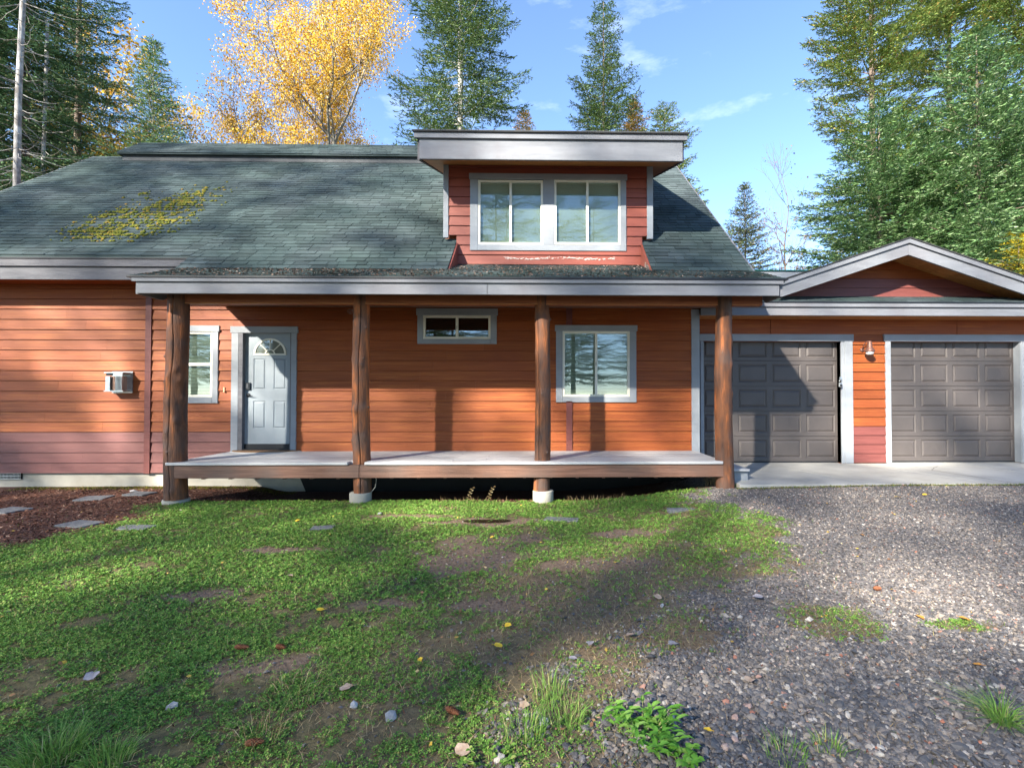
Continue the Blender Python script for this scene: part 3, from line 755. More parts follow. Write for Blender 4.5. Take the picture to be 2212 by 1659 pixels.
# ---- porch deck
deck = H(MB().box(-5.55, XH1-.06, PD+.06, W-.03, DECK_Z-.10, DECK_Z-.045).build('deck', M['beam']))
nb = 11; bw = (W-.026-(PD-.02))/nb
for k in range(nb):
    a = PD-.02+k*bw
    segs = [(-5.60, -2.94), (-2.66, .0-.13-.02), (-.15, XH1-.10)] if k == 0 else [(-5.60, -1.9+.5*(k % 3)), (-1.9+.5*(k % 3)+.003, XH1-.10)]
    if k == 0: segs = [(-5.60, -2.93), (-2.68, 2.70)]
    for x0, x1 in segs:
        MB().box(x0, x1, a+.003, a+bw-.002, DECK_Z-.042, DECK_Z+random.uniform(-.0015, .0015)).build('deck_board', M['deck'], deck, bevel=.004)
PX_ = [-5.57, -2.80, -.02, 2.76]
bz0, bz1 = pz(1031, PD+.02), DECK_Z-.044
bs = px(776, PD)
HB().box(-5.50, bs-.003, PD+.012, PD+.052, bz0, bz1).h('deck_beam', M['beam'], bevel=.004)
HB().box(bs+.003, PX_[3]-.02, PD+.012, PD+.052, bz0, bz1).h('deck_beam', M['beam'], bevel=.004)
HB().box(XH1-.14, XH1-.10, PD+.06, W-.03, bz0, bz1).h('deck_beam', M['beam'])
HB().box(-5.50, -5.46, PD+.06, W-.03, bz0, bz1).h('deck_beam', M['beam'])
jo = HB()
for x in np.arange(-5.1, 2.6, .4): jo.box(x-.02, x+.02, PD+.055, W-.03, DECK_Z-.26, DECK_Z-.101)
jo.h('joists', M['beam'])
# step at the right end
st = HB().box(PX_[3]+.10, px(1612, 7.7), 7.66, 8.7, .20, .42).h('porch_step', M['trim'])
for k in range(4):
    MB().box(PX_[3]+.08, px(1618, 7.62), 7.60+k*.275, 7.60+k*.275+.27, .421, .455).build('step_board', M['deck'], st, bevel=.004)
# header beam
hz0, hz1 = pz(659, 7.40), fz0+.15
HB().box(-5.45, px(1647, 7.4), 7.37, 7.51, hz0, hz1).h('header_beam', M['header'], bevel=.008)
HB().box(-5.45, px(1640, 7.4), 7.368, 7.372, hz0-.002, hz0+.012).h('header_strip', M['soffit'])

# ---- log posts
S = -math.pi/2
def log_post(X, Yc, zb, zt, r0, r1, knots, crack, seed, cut=None, crack_w=.011):
    nA, nZ = 100, 110; rd = np.random.default_rng(seed)
    knots = list(knots)+[(S+rd.uniform(-1.5, 1.5), zb+.3+(zt-zb-.5)*rd.random(), rd.uniform(.005, .012)) for _ in range(9)]
    A = np.linspace(0, 2*np.pi, nA, endpoint=False); Z = np.linspace(zb, zt, nZ)
    AA, ZZ = np.meshgrid(A, Z)
    t_ = (ZZ-zb)/(zt-zb)
    rad = r0+(r1-r0)*t_
    rad = rad*(1+.05*(fnoise(np.cos(AA)*1.2+5, ZZ*1.6, 1.0, seed)-.5)*2+.03*(fnoise(AA*1.2, ZZ*4, 1, seed+3)-.5)*np.minimum(1, np.minimum(AA, 2*np.pi-AA)))
    for (ka, kz, kr) in knots:
        da = (AA-ka+np.pi) % (2*np.pi)-np.pi
        d2 = (da*r0)**2+(ZZ-kz)**2*.7
        rad = rad+kr*np.exp(-d2/(2*.030**2))*1.0+kr*.35*np.exp(-d2/(2*.07**2))
    if crack is not None:
        ca = crack+.10*np.sin(Z*2.1+seed)+.05*np.sin(Z*6.3+seed*2)
        # snap one column of vertices on to the crack line and sink it
        for i in range(nZ):
            k = int(round((ca[i] % (2*np.pi))/(2*np.pi)*nA)) % nA
            sh = (ca[i] % (2*np.pi))-A[k]
            for dk, dep in ((-1, .004), (0, .045), (1, .004)):
                kk = (k+dk) % nA
                AA[i, kk] = ca[i]+dk*crack_w/r0*.6
                rad[i, kk] -= dep
    cx = .025*np.sin(Z*1.3+seed)*np.linspace(1, .3, nZ); cx = cx-cx[nZ//3]
    x = X+cx[:, None]+rad*np.cos(AA); y = Yc+rad*np.sin(AA)
    V = np.stack([x, y, ZZ], -1).reshape(-1, 3)
    idx = np.arange(nA*nZ).reshape(nZ, nA)
    F = np.stack([idx[:-1], np.roll(idx, -1, 1)[:-1], np.roll(idx, -1, 1)[1:], idx[1:]], -1).reshape(-1, 4)
    o = H(npmesh('porch_post', V, F, M['log'], smooth_=True))
    V2 = [tuple(v) for v in V[:nA]]; MB().add(V2, [tuple(range(nA))[::-1]]).build('post_foot', M['log'], o)
    for (ka, kz, kr) in knots:
        rr_ = r0+(r1-r0)*(kz-zb)/(zt-zb)+kr*1.1
        q = Vector((X+math.cos(ka)*rr_, Yc+math.sin(ka)*rr_, kz)); dd = Vector((math.cos(ka), math.sin(ka), 0))
        MB().tube([q-dd*.03, q-dd*.004, q+dd*.004], [.022, .018, .008], 9).build('knot', M['knot'], o, True)
    return o
S = -math.pi/2     # facing the camera

zp = lambda y: pz(y, 7.3)
posts = [
    (PX_[0], .060, fz0+.12, .150, .138, [(S-.45, zp(865/1.0*1.0-3), .012), (S+.5, zp(800), .014), (S-.15, zp(872), .012), (S+.55, zp(908), .014), (S-.5, zp(826), .012), (S+.9, zp(822), .02), (S-.2, zp(934), .012), (S+1.2, zp(862), .02), (S+.35, zp(1057), .016), (S-1.2, zp(770), .012)], S+.12, 3),
    (PX_[1], .145, fz0+.12, .128, .122, [(S-.3, zp(886), .014), (S+.55, zp(774), .012), (S+.7, zp(944), .012), (S-1.3, zp(774), .01), (S+.1, zp(1048), .016), (S+1.2, zp(880), .012)], S+.15, 8),
    (PX_[2], .165, fz0+.12, .125, .108, [(S-1.2, zp(760), .008)], S-.55, 12),
    (PX_[3], .17, fz0+.12, .138, .118, [(S+.95, zp(785), .014), (S-.4, zp(762), .008)], S+1.0, 15),
]
for (X, zb, zt, r0, r1, kn, ck, sd_) in posts:
    log_post(X, PD+.012+r0*(.86 if X in (PX_[0], PX_[3]) else 1.0)+(.0 if X in (PX_[0], PX_[3]) else .035), zb, zt, r0, r1, kn, ck, sd_)
# front half of post 2 and 3 shows below the deck in front of the pier
for X, r_, z1_, yy in ((PX_[0], .175, .055, PD+.17), (PX_[1], .160, .145, PD+.17), (PX_[2], .158, .165, PD+.17)):
    HB().lathe([(r_*1.0, -.35), (r_*1.0, z1_-.012), (r_*.97, z1_), (0.01, z1_+.001)], (X, yy, 0), 28).h('concrete_pier', M['concrete'], True)
HB().box(px(1588, 7.3), px(1618, 7.3), 7.22, 7.6, .0, .20).h('concrete_curb', M['concrete'], bevel=.01)

# ------------------------------------------------------------------ garage
G = 9.30
GZ_ = pz(1000, G, 1870)
garage = thing('garage', 'attached red sided garage with a low gable roof and two dark panelled doors', 'garage', (6.6, G, 0))
def Q(o): o.parent = garage; o.matrix_parent_inverse = Matrix.Translation((-6.6, -G, 0)); return o
class GB(MB):
    def g(s, name, mat, bevel=0, sm=False, **kw): return Q(s.build(name, mat, None, sm, bevel, **kw))
GX0, GX1 = XH1+.03, 10.6
d1 = (px(1519, G), px(1816, G)); d2 = (px(1922, G), px(2203, G)); dtop = pz(738, G, 1870)
zfr0, zfr1 = pz(723, G, 1870), pz(681, G, 1870)
gw = GB().box(GX0, d1[0], G, G+.14, GZ_-.3, 3.3).box(d1[1], d2[0], G, G+.14, GZ_-.3, 3.3).box(d2[1], GX1, G, G+.14, GZ_-.3, 3.3).box(GX0, GX1, G+.001, G+.14, dtop, 3.5).g('wall', M['siding'])
t1 = px(1840, G); t2 = px(1911, G)
zlow = GZ_+4*.176
siding(gw, G, t1-.01, t2+.01, GZ_+.01, 14, .176, [], M['siding_low'], 4, M['siding'], ztop=zfr0, seed=21)
# frieze panels above the doors
fxs = [GX0, px(1664, G), px(2067, G), GX1]
for a, b2 in zip(fxs[:-1], fxs[1:]):
    GB().box(a+.006, b2-.006, G-.022, G, zfr0+.002, zfr1+.25).g('frieze_panel', M['siding'])
def gtrim(x0, x1, z0, z1, y=-.045, name='door_trim'): GB().box(x0, x1, G+y, G+.02, z0, z1).g(name, M['trim'], .003)
gtrim(px(1516, G)-.05, t1+.02, dtop, zfr0, -.05, 'door_head_trim'); gtrim(t2-.03, px(2212, G)+.12, dtop, zfr0, -.05, 'door_head_trim')
gtrim(px(1512, G), d1[0], GZ_, dtop-.001); gtrim(px(1823, G), t1, GZ_, dtop-.001)
gtrim(t2, d2[0], GZ_, dtop-.001); gtrim(px(2203, G), px(2216, G), GZ_, dtop-.001)
for a, b2 in ((px(1816, G), px(1823, G)), (d2[1]-.01, d2[1]+.04)):
    GB().box(a, b2, G-.03, G+.18, GZ_, dtop-.001).g('door_jamb', M['trim'])
def garage_door(x0, x1, ylab):
    z0, z1 = GZ_+.02, dtop+.12; yf = G+.11
    gd = Q(MB().box(x0-.03, x1+.03, yf+.022, yf+.06, z0, z1).build('garage_door', M['garage_door'])); gd['label'] = ylab
    hr = (z1-z0)/5; wc = (x1-x0)/4; gapx = .10; gapz = .065
    rail = MB()
    for r_ in range(5):
        za, zb = z0+r_*hr+.004, z0+(r_+1)*hr-.004
        rail.box(x0-.03, x1+.03, yf, yf+.023, za, za+gapz).box(x0-.03, x1+.03, yf, yf+.023, zb-gapz, zb)
        for c_ in range(5):
            xc = x0+c_*wc; rail.box(xc-gapx/2, xc+gapx/2, yf+.0003, yf+.023, za+gapz, zb-gapz)
        for c_ in range(4):
            raised(gd, 'door_panel', x0+c_*wc+gapx/2, x0+(c_+1)*wc-gapx/2, za+gapz, zb-gapz, yf, M['garage_door'], .022, .055, .014)
    rail.build('door_rail', M['garage_door'], gd)
    MB().box(x0, x1, yf-.005, yf+.02, GZ_+.002, GZ_+.022).build('bottom_seal', M['rubber'], gd)
garage_door(d1[0], d1[1], 'shaded dark garage door behind the right porch post')
garage_door(d2[0], d2[1], 'dark garage door at the right edge with sunlit patches')
# eave and skirt roof
GE = 8.70
gz0, gz1, gzt = pz(682, GE, 1870), pz(664, GE, 1870), pz(655.5, GE, 1870)
GB().box(GX0-.02, 11.2, GE+.0, GE+.04, gz0, gz1+.003).g('fascia', M['fascia'], .003)
GB().box(GX0-.02, 11.2, GE-.035, GE, gz1, gzt).g('fascia', M['fascia'], .003)
GB().box(GX0-.02, 11.2, GE-.05, GE+.02, gzt+.001, gzt+.022).g('drip_edge', M['rubber'])
GB().box(GX0, 11.2, GE+.04, G-.022, gz0+.02, gz0+.04).g('eave_soffit', M['soffit'])
def zsk(y): return gzt+.024+.37*(y-GE)
skr = GB().prism([(GE-.03, zsk(GE-.03)), (G+.02, zsk(G+.02)), (G+.02, zsk(G)-.05), (GE-.03, zsk(GE)-.04)], GX0-.02, 11.2, 'x').g('skirt_roof', M['shingle'])
tabs = []; lay(GX0-.02, 11.2, GE-.035, G, zsk, .37, seed=31)
for a_, vs in tabs[:250]: MB().add(vs, TF).build('shingle', M['shingle'], skr)
# gable
AX, AY = px(1966, GE), GE
AZ = pz(514, GE, 1966); gs = .333
gl_x = px(1697, GE); zg = lambda x: AZ-gs*abs(x-AX)
GR = 11.2
def rake(xa, xb, y0, y1, dz0, dz1, name, mat):
    pts = [(xa, zg(xa)-dz0), (xb, zg(xb)-dz0), (xb, zg(xb)-dz1), (xa, zg(xa)-dz1)]
    return GB().prism(pts, y0, y1, 'y').g(name, mat)
for xa, xb in ((gl_x-.1, AX-.0015), (AX+.0015, GR)):
    rake(xa, xb, GE-.035, GE, .02, .10, 'gable_fascia', M['fascia'])
    rake(xa, xb, GE, GE+.04, .099, .31, 'gable_fascia', M['fascia'])
gro = GB()
for xa, xb in ((gl_x-.14, AX), (AX, GR)):
    gro.prism([(xa, zg(xa)+.005), (xb, zg(xb)+.005), (xb, zg(xb)-.019), (xa, zg(xa)-.019)], GE-.05, 17.5, 'y')
gro = gro.g('gable_roof', M['shingle_edge'])
for sgn, xa, xb in ((-1, gl_x, AX), (1, AX, GR)):       # soffit boards, running across
    nbd = 16; 
    for k in range(nbd):
        a = xa+(xb-xa)*k/nbd+.003; b2 = xa+(xb-xa)*(k+1)/nbd-.003
        MB().prism([(a, zg(a)-.20), (b2, zg(b2)-.20), (b2, zg(b2)-.215), (a, zg(a)-.215)], GE+.04, G, 'y').build('soffit_board', M['soffit'], gro)
gwl = GB().prism([(gl_x-.2, zsk(G)-.1), (GR, zsk(G)-.1), (GR, zg(GR)-.17), (AX, zg(AX)-.17), (gl_x-.2, zg(gl_x-.2)-.17)], G, G+.12, 'y').g('gable_wall', M['siding_low'])
# gable boards, each cut to the slope
k = 0; z = zsk(G)+.0
while z < AZ-.3:
    zt2 = z+.176
    hw = (AZ-.20-z)/gs; hw2 = max((AZ-.20-zt2)/gs, 0)
    a0, b0 = max(AX-hw, gl_x-.2), min(AX+hw, GR); a1, b1 = max(AX-hw2, gl_x-.2), min(AX+hw2, GR)
    zz = min(zt2, AZ-.20)
    MB().hexa([(a0, G-.026, z+.001), (b0, G-.026, z+.001), (b0, G+.002, z+.001), (a0, G+.002, z+.001)],
              [(a1, G-.010, zz), (b1+.001, G-.010, zz), (b1+.001, G+.002, zz), (a1, G+.002, zz)]).build('plank', M['siding_low'] if k < 2 else M['siding'], gwl)
    z = zt2; k += 1
# link roof between house and garage
LY = 10.4
lz = pz(585, LY, 1680)
GB().box(3.3, gl_x+1.6, LY, LY+.04, lz-.22, lz-.01).g('link_fascia', M['trim'])
GB().box(3.2, gl_x+1.6, LY-.03, LY+3, lz-.01, lz+.01).g('link_roof', M['drip'])
GB().box(GX0, GX0+.12, G+.15, 17.4, -.2, 3.2).box(GX1-.12, GX1, G+.15, 17.4, -.2, 3.2).box(GX0, GX1, 17.4, 17.5, -.2, 3.3).g('rear_wall', M['siding'])
GB().box(GX0+.1, GX1-.1, G+.35, G+.4, GZ_-.1, 3.2).g('inner_lining', M['room'])
# ---- concrete apron with joints
SY0 = 7.32
def slab_z(y): return .262+(GZ_-.262)*(y-SY0)/(G+.3-SY0)
ap = thing('concrete_apron', 'pale concrete slab in front of both garage doors', 'slab', (6, 8.4, .2)); del ap['category']; del ap['label']; ap['kind'] = 'structure'
cuts = [px(1596, SY0), 5.05, 6.9, 8.75, 10.9]; skew = -1.35
for a, b2 in zip(cuts[:-1], cuts[1:]):
    def q(x, y): return x+skew*(y-SY0)*(-.35) if True else x
    xa0, xb0 = a+.006, b2-.006; xa1 = (GX0+.02 if a == cuts[0] else a-skew*0-.95); xb1 = (b2-.95 if b2 < 10 else b2)
    bt = [(xa0, SY0, -.1), (xb0, SY0, -.1), (xb1-.006, G+.3, -.1), (xa1+.006 if a != cuts[0] else xa1, G+.3, -.1)]
    tp = [(p_[0], p_[1], slab_z(p_[1])) for p_ in bt]
    o = MB().hexa(bt, tp).build('slab', M['slab'], ap, bevel=.006); o.matrix_parent_inverse = Matrix.Translation((-6, -8.4, -.2))
ck = MB(); rd = random.Random(4)
pts = [gxy(1985, 1000+i, .3) for i in range(1)]
cp = [(px(2030, 8.9), 8.95), (px(2012, 8.75), 8.72), (px(2006, 8.6), 8.55), (px(2022, 8.45), 8.35), (px(2090, 8.0), 7.95), (px(2150, 7.6), 7.55), (px(2190, 7.34), 7.33)]
for (xa, ya), (xb, yb) in zip(cp[:-1], cp[1:]):
    n = 5; prev = None
    for i in range(n+1):
        t_ = i/n; x = xa+(xb-xa)*t_+rd.uniform(-.012, .012)*(0 < i < n); y = ya+(yb-ya)*t_
        if prev:
            x0, y0 = prev; ww = .006
            ck.add([(x0-ww, y0, slab_z(y0)+.0015), (x0+ww, y0, slab_z(y0)+.0015), (x+ww, y, slab_z(y)+.0015), (x-ww, y, slab_z(y)+.0015)], [(0,1,2,3)])
        prev = (x, y)
o = ck.build('crack', M['crack'], ap); o.matrix_parent_inverse = Matrix.Translation((-6, -8.4, -.2))

# ------------------------------------------------------------------ fixtures
# vent hood on the left wall
vx0, vx1, vz0, vz1 = px(226, 8.6), px(265, 8.6), pz(846, 8.6, 250), pz(804, 8.6, 250)
vh = thing('vent_hood', 'square metal heater vent on the left wall with a copper louvred core', 'vent', (vx0, W, vz0))
def V_(mb, nm, mat, bevel=0): 
    o = mb.build(nm, mat, vh, False, bevel); o.matrix_parent_inverse = Matrix.Translation((-vx0, -W, -vz0)); return o
f0 = W-.21
V_(MB().box(vx0-.02, vx1+.03, W-.04, W-.026, vz0-.02, vz1+.02), 'wall_plate', M['metal'])
V_(MB().box(vx0+.09, vx1-.06, f0+.04, W-.04, vz0+.03, vz1-.07), 'core', M['copper'])
V_(MB().hexa([(vx0, f0+.02, vz0+.02), (vx0+.09, f0+.004, vz0+.02), (vx0+.09, f0+.02, vz0+.02), (vx0, W-.04, vz0+.02)],
             [(vx0, f0+.02, vz1-.07), (vx0+.09, f0+.004, vz1-.07), (vx0+.09, f0+.02, vz1-.07), (vx0, W-.04, vz1-.07)]), 'side_shield', M['metal'])
V_(MB().box(vx0-.01, vx1+.01, f0, W-.04, vz1-.02, vz1), 'top_plate', M['metal'])
V_(MB().box(vx0-.01, vx1+.01, f0, W-.04, vz0, vz0+.02), 'bottom_plate', M['metal'])
V_(MB().box(vx0+.15, vx1, f0-.002, f0+.01, vz1-.075, vz1-.02), 'front_plate', M['metal'])
V_(MB().box(vx0, vx0+.15, f0+.03, f0+.04, vz1-.06, vz1-.02), 'dark_slot', M['rubber'])
lv = MB()
for i in range(6):
    x = vx1-.015-i*.022; lv.box(x-.0035, x+.0035, f0+.002, f0+.03, vz0+.02, vz1-.075)
V_(lv, 'louvre', M['metal'])
sl = MB()
for i in range(3):
    for r_ in range(2):
        x = vx0+.13+i*.028; sl.box(x, x+.008, f0+.036, f0+.041, vz0+.05+r_*.12, vz0+.15+r_*.12)
V_(sl, 'vent_slot', M['rubber'])
# wall lamp
lx, lz_ = px(1882, 9.1), pz(757, 9.1, 1882)
wl = thing('wall_lamp', 'bronze barn style wall lamp between the two garage doors', 'lamp', (lx, G, lz_))
def L_(mb, nm, mat, sm=True): o = mb.build(nm, mat, wl, sm); o.matrix_parent_inverse = Matrix.Translation((-lx, -G, -lz_)); return o
L_(MB().lathe([(.05, 0), (.05, -.02), (.03, -.03)], (lx-.07, G-.025, lz_+.03), 14, 'y'), 'wall_plate', M['lamp_metal'])
ar = [(lx-.07, G-.04, lz_+.03), (lx-.07, G-.09, lz_+.14), (lx-.05, G-.14, lz_+.22), (lx-.02, G-.19, lz_+.23), (lx, G-.2, lz_+.18)]
L_(MB().tube(ar, .011, 8), 'arm', M['lamp_metal'])
L_(MB().lathe([(.02, .24), (.045, .22), (.05, .18), (.055, .10), (.08, .05), (.105, .0), (.11, -.03), (.10, -.035)], (lx, G-.2, lz_), 20), 'shade', M['lamp_metal'])
L_(MB().lathe([(.085, -.034), (.085, -.075), (.06, -.10), (.02, -.105)], (lx, G-.2, lz_), 18), 'lens', M['bottle_lens'])
wl.scale = (.78, .85, .78)
# lockbox
kx, kz = px(1817, 9.2), pz(830, 9.2, 1817)
lb = thing('lockbox', 'small silver key lockbox hanging on the garage door trim', 'lockbox', (kx, G-.08, kz))
o = MB().box(-.03, .03, -.02, .02, -.055, .03).build('box', M['metal'], lb, bevel=.008)
o = MB().box(-.02, .02, -.024, -.02, -.045, .0).build('dial', M['rubber'], lb)
o = MB().tube([(-.016, 0, .03), (-.016, 0, .075), (0, 0, .095), (.016, 0, .075), (.016, 0, .03)], .005, 8).build('shackle', M['metal'], lb, True)
o = MB().box(-.012, .03, .0, .012, .09, .14).build('hasp', M['metal'], lb)
# door mat
mx_, my_ = px(566, 8.6), W-.05
mt = thing('doormat', 'half round brown coir doormat with pale rim at the front door', 'doormat', (mx_, my_, DECK_Z))
def half(rx, ry, z0, z1): 
    P = [(rx*math.cos(math.pi+math.pi*k/28), ry*math.sin(math.pi+math.pi*k/28)) for k in range(29)]
    return MB().prism(P, z0, z1, 'z')
half(.62, .30, .002, .012).build('rim', M['mat_rim'], mt); half(.585, .265, .0125, .026).build('pile', M['mat'], mt)
# wire coil by post 2
cx, cz = px(755, 7.35), pz(673, 7.35, 755)
cl = MB(); pts = []
for k in range(46):
    a = k/45*math.pi*5.2; r_ = .045-.0006*k; pts.append((cx+r_*math.cos(a), 7.34+.0015*k, cz+r_*math.sin(a)*.9))
cl.tube(pts, .004, 6); o = cl.build('wire_coil', M['beam'], None, True, label='small rusty wire coil hanging under the beam beside the second post', category='wire')
wc = MB().tube([(px(800, 7.5)+.0, 7.5, .50), (px(806, 7.5), 7.48, .44), (px(816, 7.5), 7.46, .34), (px(814, 7.5), 7.46, .22), (px(803, 7.5), 7.44, .12)], .006, 6)
wc.build('loose_cable', M['wire'], None, True, label='thin white cable looping down beside the second post pier', category='cable')
hk = MB(); pts = [(px(422, 8.7)+.03*math.cos(a), W-.05, pz(669, 8.7, 422)+.03*math.sin(a)) for a in np.linspace(-1.8, 2.2, 14)]
hk.tube(pts, .003, 5); hk.build('wire_hook', M['lamp_metal'], None, True, label='thin curled wire hook on the wall above the left window', category='hook')
# pavers
for i, (x, y, rx, ry, lab) in enumerate([
        (204, 1077, .2, .16, 'grey square paver in the bark bed, second nearest the left porch post'),
        (302, 1069, .19, .14, 'grey square paver in the bark bed nearest the left porch post'),
        (20, 1103, .2, .16, 'grey paver in the bark bed at the left edge of the picture'),
        (172, 1134, .21, .14, 'worn grey paver where the bark bed meets the clover'),
        (292, 1141, .2, .1, 'half buried paver in the clover beside the bark bed'),
        (697, 1142, .13, .08, 'small stone slab sunk in the clover left of the dirt patch'),
        (1213, 1124, .22, .09, 'sunken grey paver in the grass right of the muddy patch'),
        (1475, 1119, .2, .07, 'sunken grey paver in the grass near the gravel edge')]):
    X, Y = gxy(x, y); z = float(gh(X, Y)); a = random.uniform(-.3, .3); ca, sa = math.cos(a), math.sin(a)
    P = [(sx_*rx, sy_*ry) for sx_, sy_ in ((-1, -.9), (-.93, -1), (.93, -1), (1, -.9), (1, .92), (.9, 1), (-.92, 1), (-1, .9))]
    P = [(u*ca-v*sa, u*sa+v*ca) for u, v in P]
    o = MB().prism(P, -.03, .022, 'z').build('paver', M['paver'], None, bevel=.006, label=lab, category='paver', group='stepping stones in the yard'); o.location = (X, Y, z)
# puddle
X, Y = gxy(1050, 1126); P = [(.30*math.cos(a)*(1+.15*math.sin(3*a)), .10*math.sin(a)*(1+.2*math.cos(2*a))) for a in np.linspace(0, 2*math.pi, 24, endpoint=False)]
pm = material('puddle_water', (.03, .022, .012), rough=.04, spec=.6, bump=0)
o = MB().add([(X+u, Y+v, float(gh(X, Y))+.012) for u, v in P], [tuple(range(24))]).build('puddle', pm, None, kind='structure')

# ------------------------------------------------------------------ trees
def diamonds(P, Qv, Wv):
    """P start, Q end, W half-width vector arrays -> verts, quads"""
    mid = P*.45+Qv*.55
    V = np.stack([P, mid+Wv, Qv, mid-Wv], 1).reshape(-1, 3)
    return V, np.arange(len(V)).reshape(-1, 4)
def unit(a): return a/np.maximum(np.linalg.norm(a, axis=-1, keepdims=True), 1e-9)

def conifer_mesh(seed, h, r, base=.08, droop=.35, whorl=.5, per=8, twig=.5, tuftw=.014, dens=1.0, shape=1.0, gap=.1, up=.3, tl=.17, sprigs=3, zc=1.57):
    rd = np.random.default_rng(seed)
    Ps, Qs, Ws = [], [], []; wood = MB()
    z = base*h
    while z < h*.99:
        f = 1-z/h
        rr = r*(f**shape)*(min(1, (1-f)/.06+.3) if f > .9 else 1)*rd.uniform(.82, 1.1)
        n = max(3, int(per*rd.uniform(.8, 1.25)*(.5+.5*min(1, f*3))))
        a0 = rd.uniform(0, 6.28)
        for k in range(n):
            if rd.random() < gap: continue
            a = a0+k*2*np.pi/n+rd.uniform(-.35, .35); Lb = rr*rd.uniform(.5, 1.22)+.12
            dx, dy = math.cos(a), math.sin(a)
            zz0 = z+rd.normal(0, .12)*whorl
            m = max(4, int(Lb/.13*dens))
            s = np.linspace(.16 if Lb > .8 else .05, 1, m)
            dr_ = droop*f**.5*rd.uniform(.6, 1.4); b_ = rd.uniform(-.12, .12)
            zz = zz0 + Lb*(up*(1-f)*s*1.4 - dr_*s + .6*dr_*s**2.6)
            B = np.stack([(dx-dy*b_*s)*s*Lb, (dy+dx*b_*s)*s*Lb, zz], 1)
            if f > .1:
                wood.tube([(0, 0, zz0), tuple(B[m//2]), tuple(B[-1])], [.03*min(1, f*1.6+.2), .014, .004], 3, False)
            fw = unit(np.gradient(B, axis=0)); side = unit(np.cross(fw, [0, 0, 1])); upv = np.cross(side, fw)
            tlen = twig*Lb*(1-s*.88)*np.minimum(1, s*2.2)+.10
            for sgn in (-1, 1):
                ang = rd.uniform(.6, 1.0, m)[:, None]
                d = unit(fw*np.cos(ang)+side*sgn*np.sin(ang)+upv*rd.uniform(-.30, .10, m)[:, None])
                for q in range(max(1, int(math.ceil(tlen.max()/tl)))):
                    ok = tlen > q*tl
                    if not ok.any(): break
                    st = B[ok]+d[ok]*(q*tl)-np.array([0, 0, .12])*((q*tl)**1.4)+rd.normal(0, .012, (ok.sum(), 3))
                    en = st+d[ok]*(tl*1.3)+rd.normal(0, .02, st.shape)
                    Ps.append(st); Qs.append(en); Ws.append(unit(np.cross(d[ok], rd.normal(0, .4, st.shape)+[0, 0, 1]))*(tuftw*rd.uniform(.8, 1.3, (len(st), 1))))
                    for s2 in range(sprigs):
                        sg2 = 1 if s2 % 2 else -1
                        dd = unit(d[ok]*.75+np.cross(d[ok], upv[ok])*sg2*.75+rd.normal(0, .15, st.shape)+[0, 0, -.10])
                        e2_ = st+d[ok]*tl*(.15+.8*rd.random((len(st), 1)))
                        Ps.append(e2_); Qs.append(e2_+dd*tl*rd.uniform(.5, .95, (len(st), 1))); Ws.append(unit(np.cross(dd, rd.normal(0, .6, st.shape)+[0, 0, 1]))*tuftw*.85)
            Ps.append(B); Qs.append(B+fw*.17+rd.normal(0, .02, B.shape)); Ws.append(side*tuftw*1.2)
        z += whorl*(.5+.6*f)*rd.uniform(.75, 1.25)
    V, F = diamonds(np.concatenate(Ps), np.concatenate(Qs), np.concatenate(Ws))
    return V, F, wood
def conifer(name, label, cat, loc, seed, h, r, mat, bark='bark', trunk_r=None, group='conifers around the house', **kw):
    root = thing(name, label, cat, loc, group)
    V, F, wood = conifer_mesh(seed, h, r, **kw)
    tr_ = trunk_r or h*.011
    wood.tube([(0, 0, -.3), (.02, .01, h*.4), (0, 0, h*.75), (0, 0, h*.99)], [tr_*1.15, tr_*.8, tr_*.4, .012], 10)
    wood.build('trunk', M[bark], root, True)
    npmesh('crown', V, F, mat, root)
    return root
def tl_(xd, Y): return (px(xd, Y), Y, 0.0)
def top(yd, Y, xd=1176): return pz(yd, Y, xd)

TREES = {}
conifer('spruce_tree', 'tall spruce rising behind the roof just left of the dormer', 'spruce', tl_(992, 19), 101, 25, 5.0, M['spruce'], 'bark_white', .16, base=.2, droop=.5, per=8, whorl=.60, shape=.85, gap=.2, twig=.4, sprigs=3, tuftw=.019)
conifer('spruce_tree', 'narrow tall spruce rising behind the right half of the dormer roof', 'spruce', tl_(1305, 24), 102, top(-18, 24), 3.3, M['spruce'], 'bark', .14, base=.25, droop=.35, per=8, whorl=.5, shape=.66, gap=.15, twig=.42, tuftw=.020)
s_a = conifer('spruce_tree', 'dark drooping spruce at the far left edge, behind the pale trunk', 'spruce', tl_(40, 17.5), 103, 24, 3.9, M['spruce_dark'], 'bark', .2, base=.2, droop=.6, per=7, whorl=.58, gap=.2, twig=.45, shape=.8, tuftw=.020)
dup(s_a, tl_(158, 20.5), 1.3, (.82, .82, 1.1), 'dark spruce behind the left roof slope with its boughs against the sky')
dup(s_a, tl_(110, 25), 2.6, (.9, .9, 1.1), 'dark spruce standing back between the other spruces at the left')
dup(s_a, tl_(-90, 16), 4.0, 1.0, 'dark spruce half outside the left edge of the picture')
dup(s_a, tl_(-10, 22), 5.0, (1.1, 1.1, 1.1), 'dark spruce behind the pale trunk, filling the upper left corner')
conifer('spruce_tree', 'pale green young spruce with a spindly top, left behind the ridge', 'spruce', tl_(322, 18.5), 104, top(98, 18.5), 4.4, M['fir'], 'bark_grey', .08, base=.3, droop=.3, per=10, whorl=.36, shape=1.05, gap=.05)
